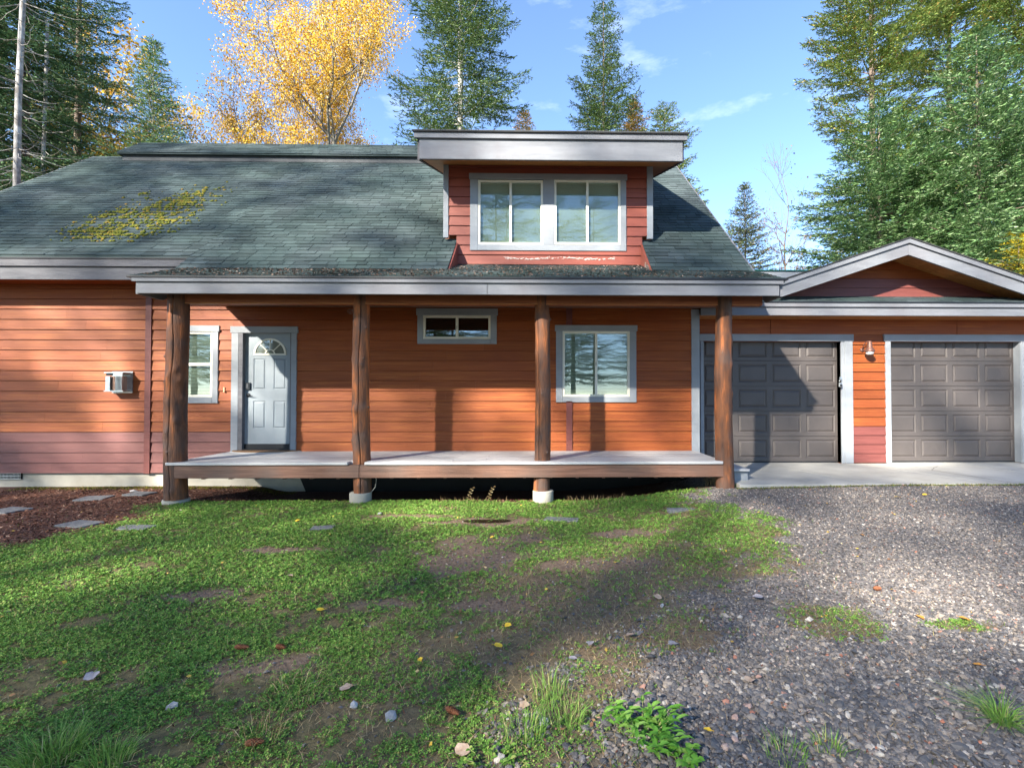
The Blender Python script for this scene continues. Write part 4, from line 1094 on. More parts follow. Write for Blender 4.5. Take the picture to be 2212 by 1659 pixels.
def snag(xd, Y, r_, htop, seed, label, lean=0):
    t_ = thing('bare_spruce', label, 'spruce', tl_(xd, Y), 'pale bare trunks at the left')
    rd = random.Random(seed)
    MB().tube([(lean*k/6, .05*math.sin(k*1.3), htop*k/6-.2) for k in range(7)], [r_*(1.1-.5*k/6) for k in range(7)], 14).build('trunk', M['bark_white'], t_, True)
    br = MB()
    for k in range(120):
        z = 3+rd.random()*(htop*.85-3); a = rd.uniform(0, 6.28); Lb = rd.uniform(.4, 2.4)
        x, y = math.cos(a)*Lb, math.sin(a)*Lb; l0 = lean*z/htop
        sg = rd.uniform(.08, .35)*Lb; jt = lambda: rd.uniform(-.05, .05)
        br.tube([(l0, 0, z)]+[(l0+x*q_+jt(), y*q_+jt(), z-sg*q_**.7*1.3+sg*.5*q_**3+jt()*.6) for q_ in (.2, .4, .6, .8, 1)], [.012, .010, .008, .006, .004, .002], 4, False)
    br.build('branch', M['bark_white'], t_, kind='stuff')
    return t_
snag(27, 14.5, .10, 16, 1, 'thick pale bare trunk at the left edge with dead side twigs', .1)
snag(92, 17, .075, 15, 2, 'thin pale bare trunk right of the thick one, dead twigs around it', -.1)
# small tops over the roof
conifer('spruce_tree', 'tiny golden spruce tip above the dormer roof', 'spruce', tl_(1131, 34), 105, top(236, 34), 6, M['gold_spruce'], 'bark', .08, base=.75, droop=.3, per=9, whorl=.4, shape=.9, tuftw=.025)
conifer('spruce_tree', 'thin golden topped spruce right beside the narrow tall spruce', 'spruce', tl_(1371, 32), 106, top(207, 32), 4.5, M['gold_spruce'], 'bark', .08, base=.6, droop=.3, per=9, whorl=.42, shape=.8, tuftw=.025)
conifer('spruce_tree', 'yellow green spruce behind the right end of the dormer roof', 'spruce', tl_(1438, 29), 107, top(222, 29), 4.6, M['pine'], 'bark', .1, base=.4, droop=.2, per=8, whorl=.5, shape=.62, tuftw=.022, gap=.15)
conifer('spruce_tree', 'small pale spruce between the house roof and the bare tree', 'spruce', tl_(1612, 28), 108, top(393, 28), 4.2, M['pale_spruce'], 'bark', .09, base=.4, droop=.25, per=9, whorl=.42, shape=.95, tuftw=.02)
# right group
f_a = conifer('fir_tree', 'big silvery green fir whose boughs reach over the garage gable from the left', 'fir', tl_(1905, 16), 110, top(215, 16), 5.0, M['fir'], 'bark', .16, base=.16, droop=.45, per=10, whorl=.58, shape=.72, gap=.05, sprigs=6, tuftw=.0175, tl=.20, twig=.45)
dup(f_a, tl_(2120, 14.5), 2.1, (.92, .92, 1.12), 'silvery green fir behind the right slope of the garage gable')
dup(f_a, tl_(2290, 17), 3.6, (1, 1, 1.15), 'silvery green fir cut off by the right edge of the picture')
dup(f_a, tl_(2010, 19), 4.4, (.95, .95, 1.05), 'silvery green fir set back between the two others')
dup(f_a, tl_(2200, 19.5), 5.4, (.95, .95, 1.2), 'silvery green fir set back behind the gable at the right, mostly hidden')
dup(f_a, tl_(1945, 20), .9, (.9, .9, .95), 'silvery green fir set back behind the gable peak, mostly hidden')
p_a = conifer('pine_tree', 'tall yellow green pine rising above the firs, on their left', 'pine', tl_(1890, 22), 111, 26, 3.9, M['pine'], 'bark', .2, base=.3, droop=.1, per=7, whorl=.62, shape=.42, gap=.25, up=.5, tuftw=.022, twig=.42, sprigs=5)
dup(p_a, tl_(2060, 24), 1.9, (1.1, 1.1, 1.08), 'tall yellow green pine rising above the firs, on their right')
dup(p_a, tl_(2230, 22), 3.9, (1.0, 1.0, 1.0), 'tall yellow green pine at the right edge behind the firs')
conifer('larch_tree', 'bright yellow young larch at the right edge beyond the garage roof', 'larch', tl_(2205, 12.2), 112, top(505, 12.2), 1.5, M['larch'], 'bark', .05, base=.3, droop=.2, per=10, whorl=.22, shape=.6, tuftw=.012, tl=.1)

# aspens
def aspen(label, loc, seed, h, spread, mat, nleaf, trunks=1, leaf=.05, crown0=.3, cat='aspen', name='aspen_tree', bark='bark_grey', tr_=.16):
    rd = random.Random(seed); nr = np.random.default_rng(seed)
    root = thing(name, label, cat, loc, 'autumn aspens behind the house')
    wood = MB(); tips = []
    def grow(p, d, L_, r_, lvl):
        pts = [p]; q = p.copy(); dd = d.copy(); n = 4
        for i in range(n):
            dd = (dd+Vector((rd.gauss(0, .10), rd.gauss(0, .10), .06))).normalized(); q = q+dd*L_/n; pts.append(q.copy())
        wood.tube(pts, [r_*(1-.5*i/n) for i in range(n+1)], 8 if lvl < 2 else 4, False)
        if lvl >= 2:
            for q_ in pts[1:]: tips.append(q_.copy())
        if lvl == 4: return
        kids = {0: 7, 1: 5, 2: 4, 3: 3}[lvl]
        for k in range(kids):
            i = rd.randint(1, n) if lvl else 1+int(3.0*k/kids+.5)
            a = rd.uniform(0, 6.28) if lvl else k*2.4+rd.uniform(-.3, .3); tilt = rd.uniform(.45, .95) if lvl else rd.uniform(.55, .85)
            ax = dd.orthogonal().normalized(); ax.rotate(Matrix.Rotation(a, 3, dd)); nd = dd*math.cos(tilt)+ax*math.sin(tilt)
            sc_ = rd.uniform(.52, .72)
            grow(pts[min(i, n)], nd.normalized(), L_*sc_*(spread if lvl == 0 else 1), r_*.5, lvl+1)
        if lvl < 4: grow(pts[-1], (dd+Vector((rd.gauss(0, .15), rd.gauss(0, .15), .2))).normalized(), L_*.62, r_*.5, lvl+1)
    base = Vector((0, 0, 0)); hb = h*crown0
    wood.tube([(0, 0, -.3), (.05, 0, hb*.5), (0, .05, hb)], [tr_*1.2, tr_, tr_*.9], 10)
    grow(Vector((0, .05, hb)), Vector((rd.uniform(-.05, .05), 0, 1)), (h-hb)*.46, tr_*.9, 0)
    wood.build('trunk', M[bark], root, True)
    if nleaf:
        T = np.array([tuple(q_) for q_ in tips]); zmax = T[:, 2].max()
        c_ = T[nr.integers(0, len(T), nleaf)]+nr.normal(0, .16, (nleaf, 3))
        d1_ = unit(nr.normal(0, 1, (nleaf, 3))); w_ = unit(np.cross(d1_, nr.normal(0, 1, (nleaf, 3))))
        s_ = leaf*nr.uniform(.6, 1.25, (nleaf, 1))
        V, F = diamonds(c_-d1_*s_, c_+d1_*s_, w_*s_*.8)
        npmesh('crown', V, F, mat, root)
        print('aspen', label[:20], 'tips', len(T), 'top', zmax)
    return root
aspen('large golden aspen behind the middle of the long roof', tl_(712, 23.5), 5, 24.5, .80, M['aspen'], 76000, crown0=.32, leaf=.041)
a_b = aspen('smaller golden aspen leaning out left of the large one', tl_(590, 24), 8, 17.5, .95, M['aspen'], 30000, crown0=.35, tr_=.1, leaf=.041)
aspen('slender golden aspen right of the young pale green spruce', tl_(412, 31), 9, 20.5, .45, M['aspen'], 18000, crown0=.35, tr_=.1, leaf=.07)
dup(bpy.data.objects['aspen_tree.002'], tl_(262, 27), 1.4, (1.3, 1.3, 1.05), 'golden aspen showing through the dark spruces beside the sky')
dup(bpy.data.objects['aspen_tree.002'], tl_(200, 30), 2.4, (1.5, 1.5, .8), 'golden aspen low behind the dark spruces at the left')
dup(bpy.data.objects['aspen_tree.002'], tl_(375, 27), 2.9, (1.2, 1.2, .72), 'low golden aspen just behind the young pale green spruce')
aspen('nearly bare slender tree between the small spruce and the firs', tl_(1697, 24), 14, top(335, 24), .42, M['bark'], 420, crown0=.38, tr_=.075, leaf=.05, name='bare_tree', cat='tree', bark='bark')

# woods behind the viewer: they shade the yard and stand in the window reflections
b_a = None; BACK = []
for row, (cx_, cy_, n0, n1, st_) in enumerate([(-14.5, -8.5, -3, 3, 4.6), (-17.5, -15.5, -3, 5, 5.2)]):
    for k in range(n0, n1+1):
        BACK.append((cx_+.8*st_*k+(row*1.7), cy_-.6*st_*k, k*1.9+row, 1.0+.06*((k*7+row*3) % 4)))
for i, (x, y, rz, s) in enumerate(BACK):
    if b_a is None:
        b_a = conifer('spruce_tree', 'tall conifer of the woods behind the viewer, seen only in window reflections', 'spruce', (x, y, 0), 130, 24, 3.6, M['fir'], 'bark', .085,
                      group='woods behind the viewer', base=.14, droop=.3, per=6, whorl=.6, shape=.42, gap=.3, twig=.36, dens=.8, tuftw=.0165, sprigs=2)
    else: dup(b_a, (x, y, 0), rz, (s, s, s*(1.05 if y > -12 else .9)))
for k_, (x, y, rz, s) in enumerate([(-34, -30, 0, .8), (-26, -33, 1, .85), (-18, -30, 2, .8), (-11, -33, 3, .85), (-4, -30, 4, .8), (3, -33, 5, .82), (10, -30, 6, .8), (17, -32, 1.5, .8), (-1, -37, 2.2, .85), (24, -28, .7, .8)]):
    dup(s_a, (x, y, 0), rz, (1.3, 1.3, s*.9), 'dense dark spruce at the far edge of the clearing behind the viewer', 'woods behind the viewer')

# ------------------------------------------------------------------ ground cover
def inside(x, y, margin=.25):
    """keep what the photograph could see"""
    u = x/y
    return (u > -1.13-margin/y) & (u < 1.02+margin/y)
def scatter(n, y0, y1, x0, x1, power=1.0):
    y = rng.uniform(y0, y1, n); x = rng.uniform(x0, x1, n)
    k = inside(x, y); return x[k], y[k]

# gravel
ico_t = (1+5**.5)/2
ICO = np.array([(-1,ico_t,0),(1,ico_t,0),(-1,-ico_t,0),(1,-ico_t,0),(0,-1,ico_t),(0,1,ico_t),(0,-1,-ico_t),(0,1,-ico_t),(ico_t,0,-1),(ico_t,0,1),(-ico_t,0,-1),(-ico_t,0,1)])/1.9
ICOF = np.array([(0,11,5),(0,5,1),(0,1,7),(0,7,10),(0,10,11),(1,5,9),(5,11,4),(11,10,2),(10,7,6),(7,1,8),(3,9,4),(3,4,2),(3,2,6),(3,6,8),(3,8,9),(4,9,5),(2,4,11),(6,2,10),(8,6,7),(9,8,1)])
OCT = np.array([(1,0,0),(-1,0,0),(0,1,0),(0,-1,0),(0,0,1),(0,0,-1)], float)
OCTF = np.array([(0,2,4),(2,1,4),(1,3,4),(3,0,4),(2,0,5),(1,2,5),(3,1,5),(0,3,5)])
def stones(x, y, size, base, bf, zoff=.3):
    n = len(x); a = rng.uniform(0, 6.28, n); ca, sa = np.cos(a), np.sin(a)
    sc_ = np.stack([size*rng.uniform(.8, 1.3, n), size*rng.uniform(.6, 1.0, n), size*rng.uniform(.38, .7, n)], 1)
    v = base[None]*(1+rng.uniform(-.18, .18, (n, len(base), 3)))*sc_[:, None]
    tx_, ty_ = rng.normal(0, .25, n)[:, None], rng.normal(0, .25, n)[:, None]
    vz = v[..., 2]+v[..., 0]*tx_+v[..., 1]*ty_
    X = v[..., 0]*ca[:, None]-v[..., 1]*sa[:, None]+x[:, None]; Yy = v[..., 0]*sa[:, None]+v[..., 1]*ca[:, None]+y[:, None]
    Z = vz+(gh(x, y)+size*zoff*rng.uniform(.2, 1.6, n))[:, None]
    V = np.stack([X, Yy, Z], -1).reshape(-1, 3)
    F = (bf[None]+(np.arange(n)*len(base))[:, None, None]).reshape(-1, 3)
    return V, F
def join(*vf):
    off = 0; Vs, Fs = [], []
    for V, F in vf: Vs.append(V); Fs.append(F+off); off += len(V)
    return np.concatenate(Vs), np.concatenate(Fs)
x, y = scatter(85000, 1.85, 3.5, -.8, 4); Gm, Mu, B, dry = masks(x, y); k = rng.random(len(x)) < np.clip(Gm*1.0, 0, 1)**1.3; x, y = x[k], y[k]
sz = rng.gamma(3, .0024, len(x))+.0032; kb_ = (y < 2.7) & (sz > .010)
A = join(stones(x[kb_], y[kb_], sz[kb_], ICO, ICOF), stones(x[~kb_], y[~kb_], sz[~kb_], OCT, OCTF))
x, y = scatter(85000, 3.5, 7.35, -.5, 8.2); Gm, Mu, B, dry = masks(x, y); k = (rng.random(len(x)) < Gm**1.3); x, y = x[k], y[k]
Bq = stones(x, y, rng.gamma(4, .0014, len(x))+.0050, OCT, OCTF)
x, y = scatter(16000, 1.85, 6.5, -5, 3); Gm, Mu, B, dry = masks(x, y); k = rng.random(len(x)) < (.10+.5*dry+.35*B)*(1-Gm); x, y = x[k], y[k]
Cq = stones(x, y, rng.gamma(3, .0018, len(x))+.003, OCT, OCTF)
V, F = join(A, Bq, Cq); print('gravel stones', len(A[1])//20, len(Bq[1])//8)
npmesh('gravel', V, F, M['gravel'], smooth_=False, kind='stuff', label='loose grey and tan driveway gravel', category='gravel')

# clover
def clover(x, y, size, hgt):
    n = len(x); Vs, Fs = [], []
    z = gh(x, y)+hgt*rng.random(n)+.003
    a0 = rng.uniform(0, 6.28, n); tilt = rng.normal(0, .42, (n, 2))
    for k in range(3):
        a = a0+k*2.094+rng.normal(0, .12, n); c, s = np.cos(a), np.sin(a)
        def P(r_, t_, zz):
            X = r_*c-t_*s; Y = r_*s+t_*c
            return np.stack([x+X*size, y+Y*size, z+(zz+X*tilt[:, 0]+Y*tilt[:, 1])*size], -1)
        V = np.stack([P(.05, 0, 0), P(.72, -.46, .22), P(1.05, 0, .02), P(.72, .46, .22)], 1).reshape(-1, 3)
        Fq = np.arange(n*4).reshape(-1, 4); Vs.append(V); Fs.append(Fq)
    return join(*zip(Vs, Fs))
def gdens(x, y):
    Gm, Mu, B, dry = masks(x, y); n = fnoise(x, y, 2.6, 31); n2 = fnoise(x, y, 9, 37)
    n3 = fnoise(x, y, 22, 41)
    d = smooth(.41, .61, n*.42+n2*.33+n3*.25+.075*smooth(2.2, 4.5, y)+.045*smooth(0, -3, x))
    return np.clip(1-Gm*1.05, 0, 1)*(1-Mu)*(1-.93*B)*d*(1-.85*dry), Gm, Mu, B, dry
x, y = scatter(135000, 1.85, 3.6, -4.6, 3); d, *_ = gdens(x, y); k = rng.random(len(x)) < d; x, y = x[k], y[k]
A = clover(x, y, rng.uniform(.006, .0125, len(x)), .014)
x, y = scatter(150000, 3.6, 7.5, -8.6, 3); d, *_ = gdens(x, y); k = rng.random(len(x)) < d; x, y = x[k], y[k]
Bq = clover(x, y, rng.uniform(.010, .019, len(x)), .014)
V, F = join(A, Bq); print('clover quads', len(F))
npmesh('clover', V, F, M['clover'], kind='stuff', label='low green clover and weeds covering the yard', category='clover')

def blades(x, y, length, width, lean=.6, z0=None, spread=None):
    n = len(x); a = rng.uniform(0, 6.28, n) if spread is None else spread; l = lean*rng.uniform(.3, 1.3, n)
    dx, dy = np.cos(a), np.sin(a); z = gh(x, y) if z0 is None else z0
    wv = rng.uniform(0, 6.28, n); wx, wy = np.cos(wv)*width, np.sin(wv)*width
    def P(t_, w_): 
        hz_ = length*(t_*(1-.35*l*t_)); r_ = length*l*t_**2*.9
        return np.stack([x+dx*r_+wx*w_, y+dy*r_+wy*w_, z+hz_], -1)
    V = np.stack([P(0, -1), P(0, 1), P(.5, .8), P(.5, -.8), P(1, .12), P(1, -.12)], 1).reshape(-1, 3)
    b_ = (np.arange(n)*6)[:, None]
    F = np.concatenate([b_+[0, 1, 2, 3], b_+[3, 2, 4, 5]]); return V, F
x, y = scatter(60000, 1.85, 7.5, -8.5, 3.2); d, Gm, Mu, B, dry = gdens(x, y)
k = rng.random(len(x)) < np.clip(.20+.6*d+.35*dry, 0, 1)*(1-Gm*.93)*(1-Mu*.9)*(1-B*.95); x, y = x[k], y[k]
V, F = blades(x, y, rng.uniform(.018, .055, len(x)), rng.uniform(.0010, .0022, len(x)), 1.0)
npmesh('short_grass', V, F, M['lawn'], kind='stuff', label='short thin grass mixed into the clover', category='grass')
x, y = scatter(70000, 1.85, 6.5, -6, 3.5); d, Gm, Mu, B, dry = gdens(x, y)
k = rng.random(len(x)) < (.10+.8*dry+.2*(1-d)*smooth(4.5, 2.3, y))*(1-.85*Gm)*(1-B*.8); x, y = x[k], y[k]
V, F = blades(x, y, rng.uniform(.02, .07, len(x)), rng.uniform(.0008, .0018, len(x)), 2.1)
npmesh('dry_straw', V, F, M['straw'], kind='stuff', label='dead brown straw lying among the weeds', category='straw')
# bark mulch
def chips(x, y, size, z=None, flat=.25):
    n = len(x); a = rng.uniform(0, 6.28, n); d_ = np.stack([np.cos(a), np.sin(a), rng.normal(0, flat, n)], -1)
    w_ = unit(np.cross(d_, rng.normal(0, .4, (n, 3))+[0, 0, 1])); c_ = np.stack([x, y, (gh(x, y) if z is None else z)+.005], -1)
    s_ = size[:, None]; return diamonds(c_-d_*s_, c_+d_*s_, w_*s_*.35)
x, y = scatter(52000, 4.3, 8.75, -9.2, 2.7); Gm, Mu, B, dry = masks(x, y)
k = (rng.random(len(x)) < Mu) & ~((y > 7.6) & (x > -4.6)); x, y = x[k], y[k]
V, F = chips(x, y, rng.uniform(.008, .032, len(x)), flat=.35)
npmesh('bark_mulch', V, F, M['mulch'], kind='stuff', label='reddish brown bark chips along the left wall', category='mulch')
x, y = scatter(22000, 1.9, 7.3, -7, 7.5); k = rng.random(len(x)) < .8; x, y = x[k], y[k]
V, F = chips(x, y, rng.uniform(.003, .011, len(x)), flat=.5); V[:, 2] += .008
npmesh('leaf_litter', V, F, M['mulch'], kind='stuff', label='brown crumbs of leaf and bark over the yard', category='litter')
x, y = scatter(620, 1.9, 7.2, -7, 7.5)
V, F = chips(x, y, rng.uniform(.008, .017, len(x)), flat=.3); V = V.reshape(-1, 4, 3); cc = (V[:, 1]+V[:, 3])/2; V[:, 1] = cc+(V[:, 1]-cc)*2; V[:, 3] = cc+(V[:, 3]-cc)*2; V = V.reshape(-1, 3); V[:, 2] += .014
M['flake'] = island_mat('small_fallen_leaves', [(0, (.20, .10, .05)), (.5, (.34, .20, .10)), (.7, (.46, .30, .06)), (.85, (.62, .40, .05)), (1, (.55, .45, .33))], .7, .1)
npmesh('small_leaves', V, F, M['flake'], kind='stuff', label='small scattered fallen leaves over grass and gravel', category='leaves')
# moss strip along the wall and slab edge
x = np.concatenate([rng.uniform(-9.2, -4.4, 5200), rng.uniform(2.9, 8.3, 2600)]); y = np.concatenate([W-.05-np.abs(rng.normal(0, .13, 5200)), SY0-.02-np.abs(rng.normal(0, .05, 2600))])
V, F = chips(x, y, rng.uniform(.006, .016, len(x)), flat=.9); V[:, 2] += .004
npmesh('ground_moss', V, F, M['moss'], kind='stuff', label='yellow green moss along the foundation and slab edge', category='moss')
x = rng.uniform(2.9, 8.3, 900); y = SY0-.03-np.abs(rng.normal(0, .05, 900))
V, F = blades(x, y, rng.uniform(.02, .06, 900), rng.uniform(.0012, .003, 900), .9)
npmesh('edge_grass', V, F, M['lawn'], kind='stuff', label='thin grass along the front edge of the slab', category='grass')

# moss and needles on the roofs
def on_roof(xd, yd):
    # sight line against the main roof plane
    out = []
    for a, b_ in zip(xd, yd):
        d = CR @ Vector(((a-CXP)/FD, (CYP-b_)/FD, -1)); t_ = (CM-EYE)/(d.z-SL*d.y); out.append((d.x*t_, d.y*t_))
    return np.array(out)
mc = on_roof([150, 290, 330, 400, 450, 455, 400, 330, 290, 240, 180], [512, 515, 505, 470, 415, 402, 420, 440, 450, 462, 490])
def in_poly(x, y, P):
    c = np.zeros(len(x), bool); j = len(P)-1
    for i in range(len(P)):
        xi, yi = P[i]; xj, yj = P[j]
        c ^= ((yi > y) != (yj > y)) & (x < (xj-xi)*(y-yi)/(yj-yi+1e-12)+xi); j = i
    return c
lo_, hi_ = mc.min(0), mc.max(0)
n = 30000; x = rng.uniform(lo_[0]-.3, hi_[0]+.4, n); y = rng.uniform(lo_[1]-.1, hi_[1]+.3, n)
nn = fnoise(x*1.0, y*2.2, 4.5, 51); k = (in_poly(x+.25*(nn-.5), y+.25*(nn-.5), mc) & (nn > .50)) | (in_poly(x+1.6*(nn-.5)+rng.normal(0, .35, n), y+.8*(nn-.5)+rng.normal(0, .18, n), mc) & (rng.random(n) < .16)); 
k |= (np.abs((y-10.1)-(x+9.75)*.62) < .05) & (x > -10.4) & (x < -8.7) & (nn > .42)
x, y = x[k], y[k]; 
row = np.floor((y-8.3)/(.142/math.hypot(1, SL))); y = 8.3+row*(.142/math.hypot(1, SL))-np.abs(rng.normal(0, .026, len(y)))+.02
kk = fnoise(x, y, 14, 77, 2) > .45; x, y = x[kk], y[kk]; x, y = x[:10000], y[:10000]
size = rng.uniform(.009, .028, len(x)); v = OCT[None]*(1+rng.uniform(-.3, .3, (len(x), 6, 3)))*size[:, None, None]
V = np.stack([v[..., 0]*1.5+x[:, None], v[..., 1]+y[:, None], v[..., 2]*.9+(zroof(y)+.024)[:, None]], -1).reshape(-1, 3)
F = (OCTF[None]+(np.arange(len(x))*6)[:, None, None]).reshape(-1, 3)
npmesh('roof_moss', V, F, M['moss'], smooth_=True, kind='stuff', label='yellow green moss patch growing on the left roof', category='moss')
n = 7500; x = rng.uniform(-5.85, 3.48, n); y = PE_Y+rng.random(n)*(Y_MEET-PE_Y+.02); k = rng.random(n) < np.where(x < -1.6, .95, np.where(x < 1.8, .5, .45)); x, y = x[k], y[k]
V, F = chips(x, y, rng.uniform(.008, .028, len(x)), z=zporch(y)+.014, flat=.3)
V2, F2 = chips(*(lambda q: (q, rng.uniform(Y_MEET, W-.05, len(q))))(rng.uniform(CUT0, CUT1, 1500)), rng.uniform(.008, .024, 1500), z=np.zeros(1500), flat=.3)
V2[:, 2] += zporch(V2[:, 1])+.012
V, F = join((V, F), (V2, F2))
npmesh('needle_litter', V, F, M['litter'], kind='stuff', label='brown needles and leaf litter on the porch roof', category='litter')

# ------------------------------------------------------------------ plants you can point at
def tuft(label, xd, yd, n, length, rad, mat=None, width=.0018, lean=.8, name='grass_tuft', cat='grass tuft', outward=True):
    X, Y = gxy(xd, yd); a = rng.uniform(0, 6.28, n); r_ = rad*np.sqrt(rng.random(n))
    x, y = X+r_*np.cos(a), Y+r_*np.sin(a)
    V, F = blades(x, y, length*rng.uniform(.5, 1.15, n), width*rng.uniform(.7, 1.4, n), lean, spread=a+rng.normal(0, .5, n) if outward else None)
    V[:, 0] -= X; V[:, 1] -= Y
    o = npmesh(name, V, F, mat or M['tuft'], label=label, category=cat, group='grass tufts in the yard'); o.location = (X, Y, 0)
tuft('pale fanned grass tuft on the gravel at the right edge', 2165, 1562, 230, .17, .035, lean=1.5, width=.0022)
tuft('tall thin grass standing left of the leafy weed', 1215, 1560, 110, .14, .11, lean=.5)
tuft('loose grass further left of the leafy weed near the bottom', 1130, 1590, 110, .14, .10, lean=.5)
tuft('sparse grass behind the leafy weed by the gravel', 1190, 1500, 90, .15, .10, lean=.5)
tuft('thick grass clump in the bottom left corner', 110, 1640, 420, .13, .12, lean=.8)
tuft('smaller grass clump right of the corner clump, bottom left', 235, 1650, 220, .11, .09, lean=.9)
tuft('grass clump at the bottom edge right of the leafy weed', 1700, 1640, 90, .08, .09, lean=.7)
tuft('small grass clump on the gravel behind the bottom edge', 1790, 1625, 70, .08, .06, lean=.7)
tuft('small dry tuft left of centre in the clover', 560, 1590, 60, .14, .10, M['straw'], .0012, 1.0)
tuft('dry straw wisps beside the spruce cones', 640, 1500, 70, .15, .14, M['straw'], .0012, 1.4)
tuft('grass clump at the corner of the slab by the right post', 1612, 1062, 120, .09, .09, lean=.7)
tuft('dry weeds at the foot of the right porch post', 1545, 1068, 150, .16, .16, M['straw'], .0022, .5)
tuft('green weeds at the foot of the right porch post', 1578, 1075, 260, .08, .22, M['weed'], .004, .8)
tuft('thin dry stalk in the clover near the left edge', 150, 1275, 14, .17, .03, M['straw'], .0016, .35)
tuft('dry grass fringe under the deck between the middle posts', 1290, 1082, 200, .10, .5, M['straw'], .0016, .6)
tuft('dry grass fringe under the deck left of the third post', 1010, 1084, 160, .08, .6, M['straw'], .0016, .6)

def leaf_plant(label, xd, yd, nstem, hgt, leafl, leafw, rad, mat, name='leafy_weed'):
    X, Y = gxy(xd, yd); root = thing(name, label, 'weed', (X, Y, float(gh(X, Y))))
    st = MB(); lf = MB(); rd = random.Random(int(xd))
    for s_ in range(nstem):
        a = rd.uniform(0, 6.28); q = rad*math.sqrt(rd.random()); bx_, by_ = q*math.cos(a), q*math.sin(a)
        top_ = Vector((bx_+math.cos(a)*hgt*.5, by_+math.sin(a)*hgt*.5, hgt*rd.uniform(.6, 1.1))); b0 = Vector((bx_*.6, by_*.6, 0))
        st.tube([b0, b0.lerp(top_, .5)+Vector((0, 0, .01)), top_], [.0022, .0018, .001], 4, False)
        for k in range(6):
            t_ = .35+.65*k/5; c_ = b0.lerp(top_, t_); aa = k*2.4+rd.random(); L_ = leafl*rd.uniform(.6, 1.1); w_ = leafw*rd.uniform(.8, 1.1)
            d = Vector((math.cos(aa), math.sin(aa), .35)).normalized(); sd_ = Vector((-math.sin(aa), math.cos(aa), 0))
            u = Vector((0, 0, 1))
            p0 = c_; p1 = c_+d*L_*.35; p2 = c_+d*L_*.7-u*L_*.05; p3 = c_+d*L_-u*L_*.22
            lf.add([p0, p1+sd_*w_+u*.004, p1, p1-sd_*w_+u*.004, p2+sd_*w_*.75+u*.003, p2, p2-sd_*w_*.75+u*.003, p3],
                   [(0,2,1), (0,3,2), (1,2,5,4), (2,3,6,5), (4,5,7), (5,6,7)])
    st.build('stem', M['tuft'], root); lf.build('foliage', mat, root, True, kind='stuff')
leaf_plant('bright green leafy weed on the gravel edge, bottom centre right', 1385, 1600, 30, .11, .075, .011, .13, M['weed'])
leaf_plant('small dark leafy weed on the bottom edge right of the bright one', 1475, 1648, 7, .05, .055, .015, .05, M['weed'])
leaf_plant('low leafy clump on the bottom edge below the tan leaf', 1060, 1650, 9, .05, .03, .010, .10, M['clover'])
# small sprigs showing before the dark under the deck
for xd, yd, lab in ((1053, 1086, 'white flecked weed sprig standing under the deck, left of the third post'), (1008, 1088, 'thin grass stalk under the deck, left of the flecked sprig')):
    X, Y = gxy(xd, yd); root = thing('weed_sprig', lab, 'weed', (X, Y, float(gh(X, Y))))
    st = MB().tube([(0, 0, 0), (.03, 0, .12), (.09, 0, .24)], [.003, .002, .001], 4, False); st.build('stem', M['straw'], root)
    lf = MB()
    for k in range(9):
        t_ = .3+.7*k/8; c_ = Vector((.09*t_**1.3, 0, .24*t_)); s_ = (-1)**k
        lf.add([c_, c_+Vector((.02*s_, -.01, .012)), c_+Vector((.034*s_, -.008, .004)), c_+Vector((.02*s_, 0, -.006))], [(0,1,2,3)])
    lf.build('foliage', M['straw'], root)

# fallen leaves
def fallen(xd, yd, mat, size, label, curl=.3, name='fallen_leaf'):
    X, Y = gxy(xd, yd); n = 12; rd = random.Random(int(xd*7+yd)); vs = [(0, 0, .004)]
    for k in range(n):
        a = 2*math.pi*k/n; r_ = size*(.75+.3*math.cos(a)+.12*rd.uniform(-1, 1)+(.1 if k % 2 else 0)*1)
        vs.append((r_*math.cos(a), r_*.85*math.sin(a), .004+curl*size*(abs(math.sin(a))**1.5)*rd.uniform(.4, 1)))
    fs = [(0, 1+k, 1+(k+1) % n) for k in range(n)]
    o = MB().add(vs, fs); o.tube([(-size*.45, 0, .006), (-size*1.1, size*.1, .008)], .0012, 4)
    o = o.build(name, mat, None, True, label=label, category='leaf', group='fallen leaves in the yard')
    o.location = (X, Y, float(gh(X, Y))+.022); o.rotation_euler = (rd.uniform(-.25, .25), rd.uniform(-.2, .2), rd.uniform(0, 6.28))
Yl, Ol, Tl, Gl = M['leaf_yellow'], M['leaf_orange'], M['leaf_tan'], M['leaf_grey']
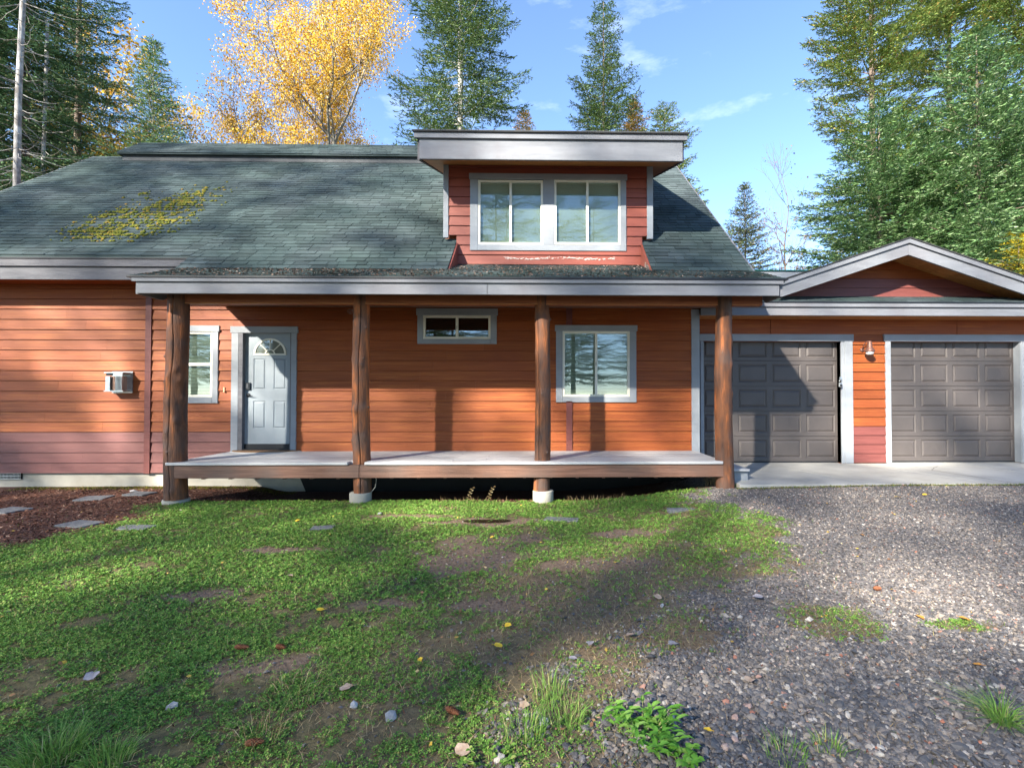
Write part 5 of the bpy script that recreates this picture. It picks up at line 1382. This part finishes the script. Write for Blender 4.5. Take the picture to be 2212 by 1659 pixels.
for a in [(644, 1128, Yl, .035, 'yellow leaf on the clover below the front door'),
          (695, 1324, Yl, .034, 'yellow leaf alone in the clover left of centre'),
          (1064, 1164, Yl, .030, 'yellow leaf at the far edge of the dirt patch'),
          (1330, 1221, Yl, .030, 'yellow leaf on the gravelly strip right of the dirt patch'),
          (1095, 1360, Yl, .032, 'yellow leaf, the farther of the close pair near the middle'),
          (1074, 1402, Yl, .032, 'yellow leaf, the nearer of the close pair near the middle'),
          (908, 1435, Yl, .020, 'small yellow leaf on the dark soil below the pair'),
          (1531, 1589, Yl, .022, 'small yellow leaf beside the leafy weed on the gravel'),
          (2000, 1110, Yl, .036, 'yellow leaf far back on the gravel before the right garage door'),
          (1938, 1114, Yl, .030, 'yellow leaf far back on the gravel below the wall lamp'),
          (1862, 1181, Ol, .034, 'orange leaf on the gravel left of the sunlit patch'),
          (1989, 1342, Ol, .034, 'orange leaf by the small grass patch on the gravel'),
          (2082, 1345, Ol, .040, 'ochre leaf right of the orange one on the gravel'),
          (2116, 1444, Ol, .026, 'small orange leaf above the pale grass tuft'),
          (993, 1634, Tl, .045, 'large pale tan leaf at the bottom edge'),
          (1621, 1480, Tl, .040, 'flat tan leaf on the gravel right of centre'),
          (1633, 1298, Gl, .050, 'greyish leaf on the dry patch next to the gravel'),
          (1360, 1380, Tl, .036, 'pale leaf on the dry weeds right of centre'),
          (1451, 1401, Gl, .040, 'grey leaf at the left rim of the gravel'),
          (1418, 1297, Tl, .045, 'long tan leaf on the dry patch behind the gravel'),
          (1130, 1534, Tl, .036, 'tan leaf left of the tall thin grass'),
          (752, 1492, Tl, .040, 'curled cream leaf in the clover left of centre'),
          (200, 1463, Gl, .045, 'grey leaf in the clover near the left side'),
          (1275, 1400, Gl, .034, 'small grey leaf right of the yellow pair'),
          (1240, 1430, Gl, .032, 'grey leaf below the yellow pair on brown soil'),
          (628, 1248, Tl, .03, 'small pale leaf on the clover left of the dirt patch')]:
    fallen(*a)
# spruce cones
def cone(xd, yd, L_, label, rz):
    X, Y = gxy(xd, yd); root = thing('spruce_cone', label, 'cone', (X, Y, float(gh(X, Y))+.026), 'spruce cones in the yard'); root.rotation_euler = (0, .1, rz)
    prof = [(.004, 0), (.014, .12), (.018, .35), (.016, .65), (.009, .9), (.002, 1)]
    core = MB(); n = 12
    core.tube([((t_-.5)*L_, 0, 0) for r_, t_ in prof], [r_*.8 for r_, t_ in prof], 10); core.build('core', M['cone'], root, True)
    sc_ = MB()
    for i in range(11):
        t_ = .06+.088*i; r_ = np.interp(t_, [q[1] for q in prof], [q[0] for q in prof])
        for k in range(9):
            a = (k+.5*(i % 2))*2*math.pi/9; c_, s_ = math.cos(a), math.sin(a); w_ = r_*.36
            x0 = (t_-.5)*L_; sc_.add([(x0-.006, c_*r_*.7-s_*w_, s_*r_*.7+c_*w_), (x0+.008, c_*(r_+.003), s_*(r_+.003)), (x0-.006, c_*r_*.7+s_*w_, s_*r_*.7-c_*w_)], [(0,1,2)])
    sc_.build('scales', M['cone'], root, kind='stuff')
cone(523, 1405, .085, 'brown spruce cone in the clover, left one of the pair', .1)
cone(607, 1405, .065, 'brown spruce cone in the clover, right one of the pair', -.2)
cone(978, 1546, .08, 'reddish spruce cone on the dark soil near the bottom middle', -.5)
cone(550, 1612, .075, 'spruce cone half hidden in weeds near the bottom edge', .3)
cone(1895, 1282, .07, 'spruce cone on the gravel right of centre', .2)
# loose rocks
for xd, yd, s_, lab in ((370, 1533, .03, 'grey rock in the clover, lower left'), (765, 1528, .026, 'pale rock beside the curled cream leaf'), (1175, 1566, .028, 'light rock left of the tall thin grass'),
                        (845, 1552, .03, 'flat rock in the weeds near the bottom middle'), (1430, 1313, .02, 'white pebble on the dry patch'), (820, 1112, .03, 'pale stone in the clover near the dirt patch'),
                        (915, 1303, .02, 'white pebble in the clover at the small bare spot'), (290, 1064, .05, 'pale stone in the bark bed by the wall')):
    X, Y = gxy(xd, yd); V, F = stones(np.array([0.]), np.array([0.]), np.array([s_]), ICO, ICOF)
    V[:, 2] -= V[:, 2].min()
    o = npmesh('rock', V, F, M['rock'], label=lab, category='rock', group='loose rocks in the yard'); o.location = (X, Y, float(gh(X, Y))-.004)
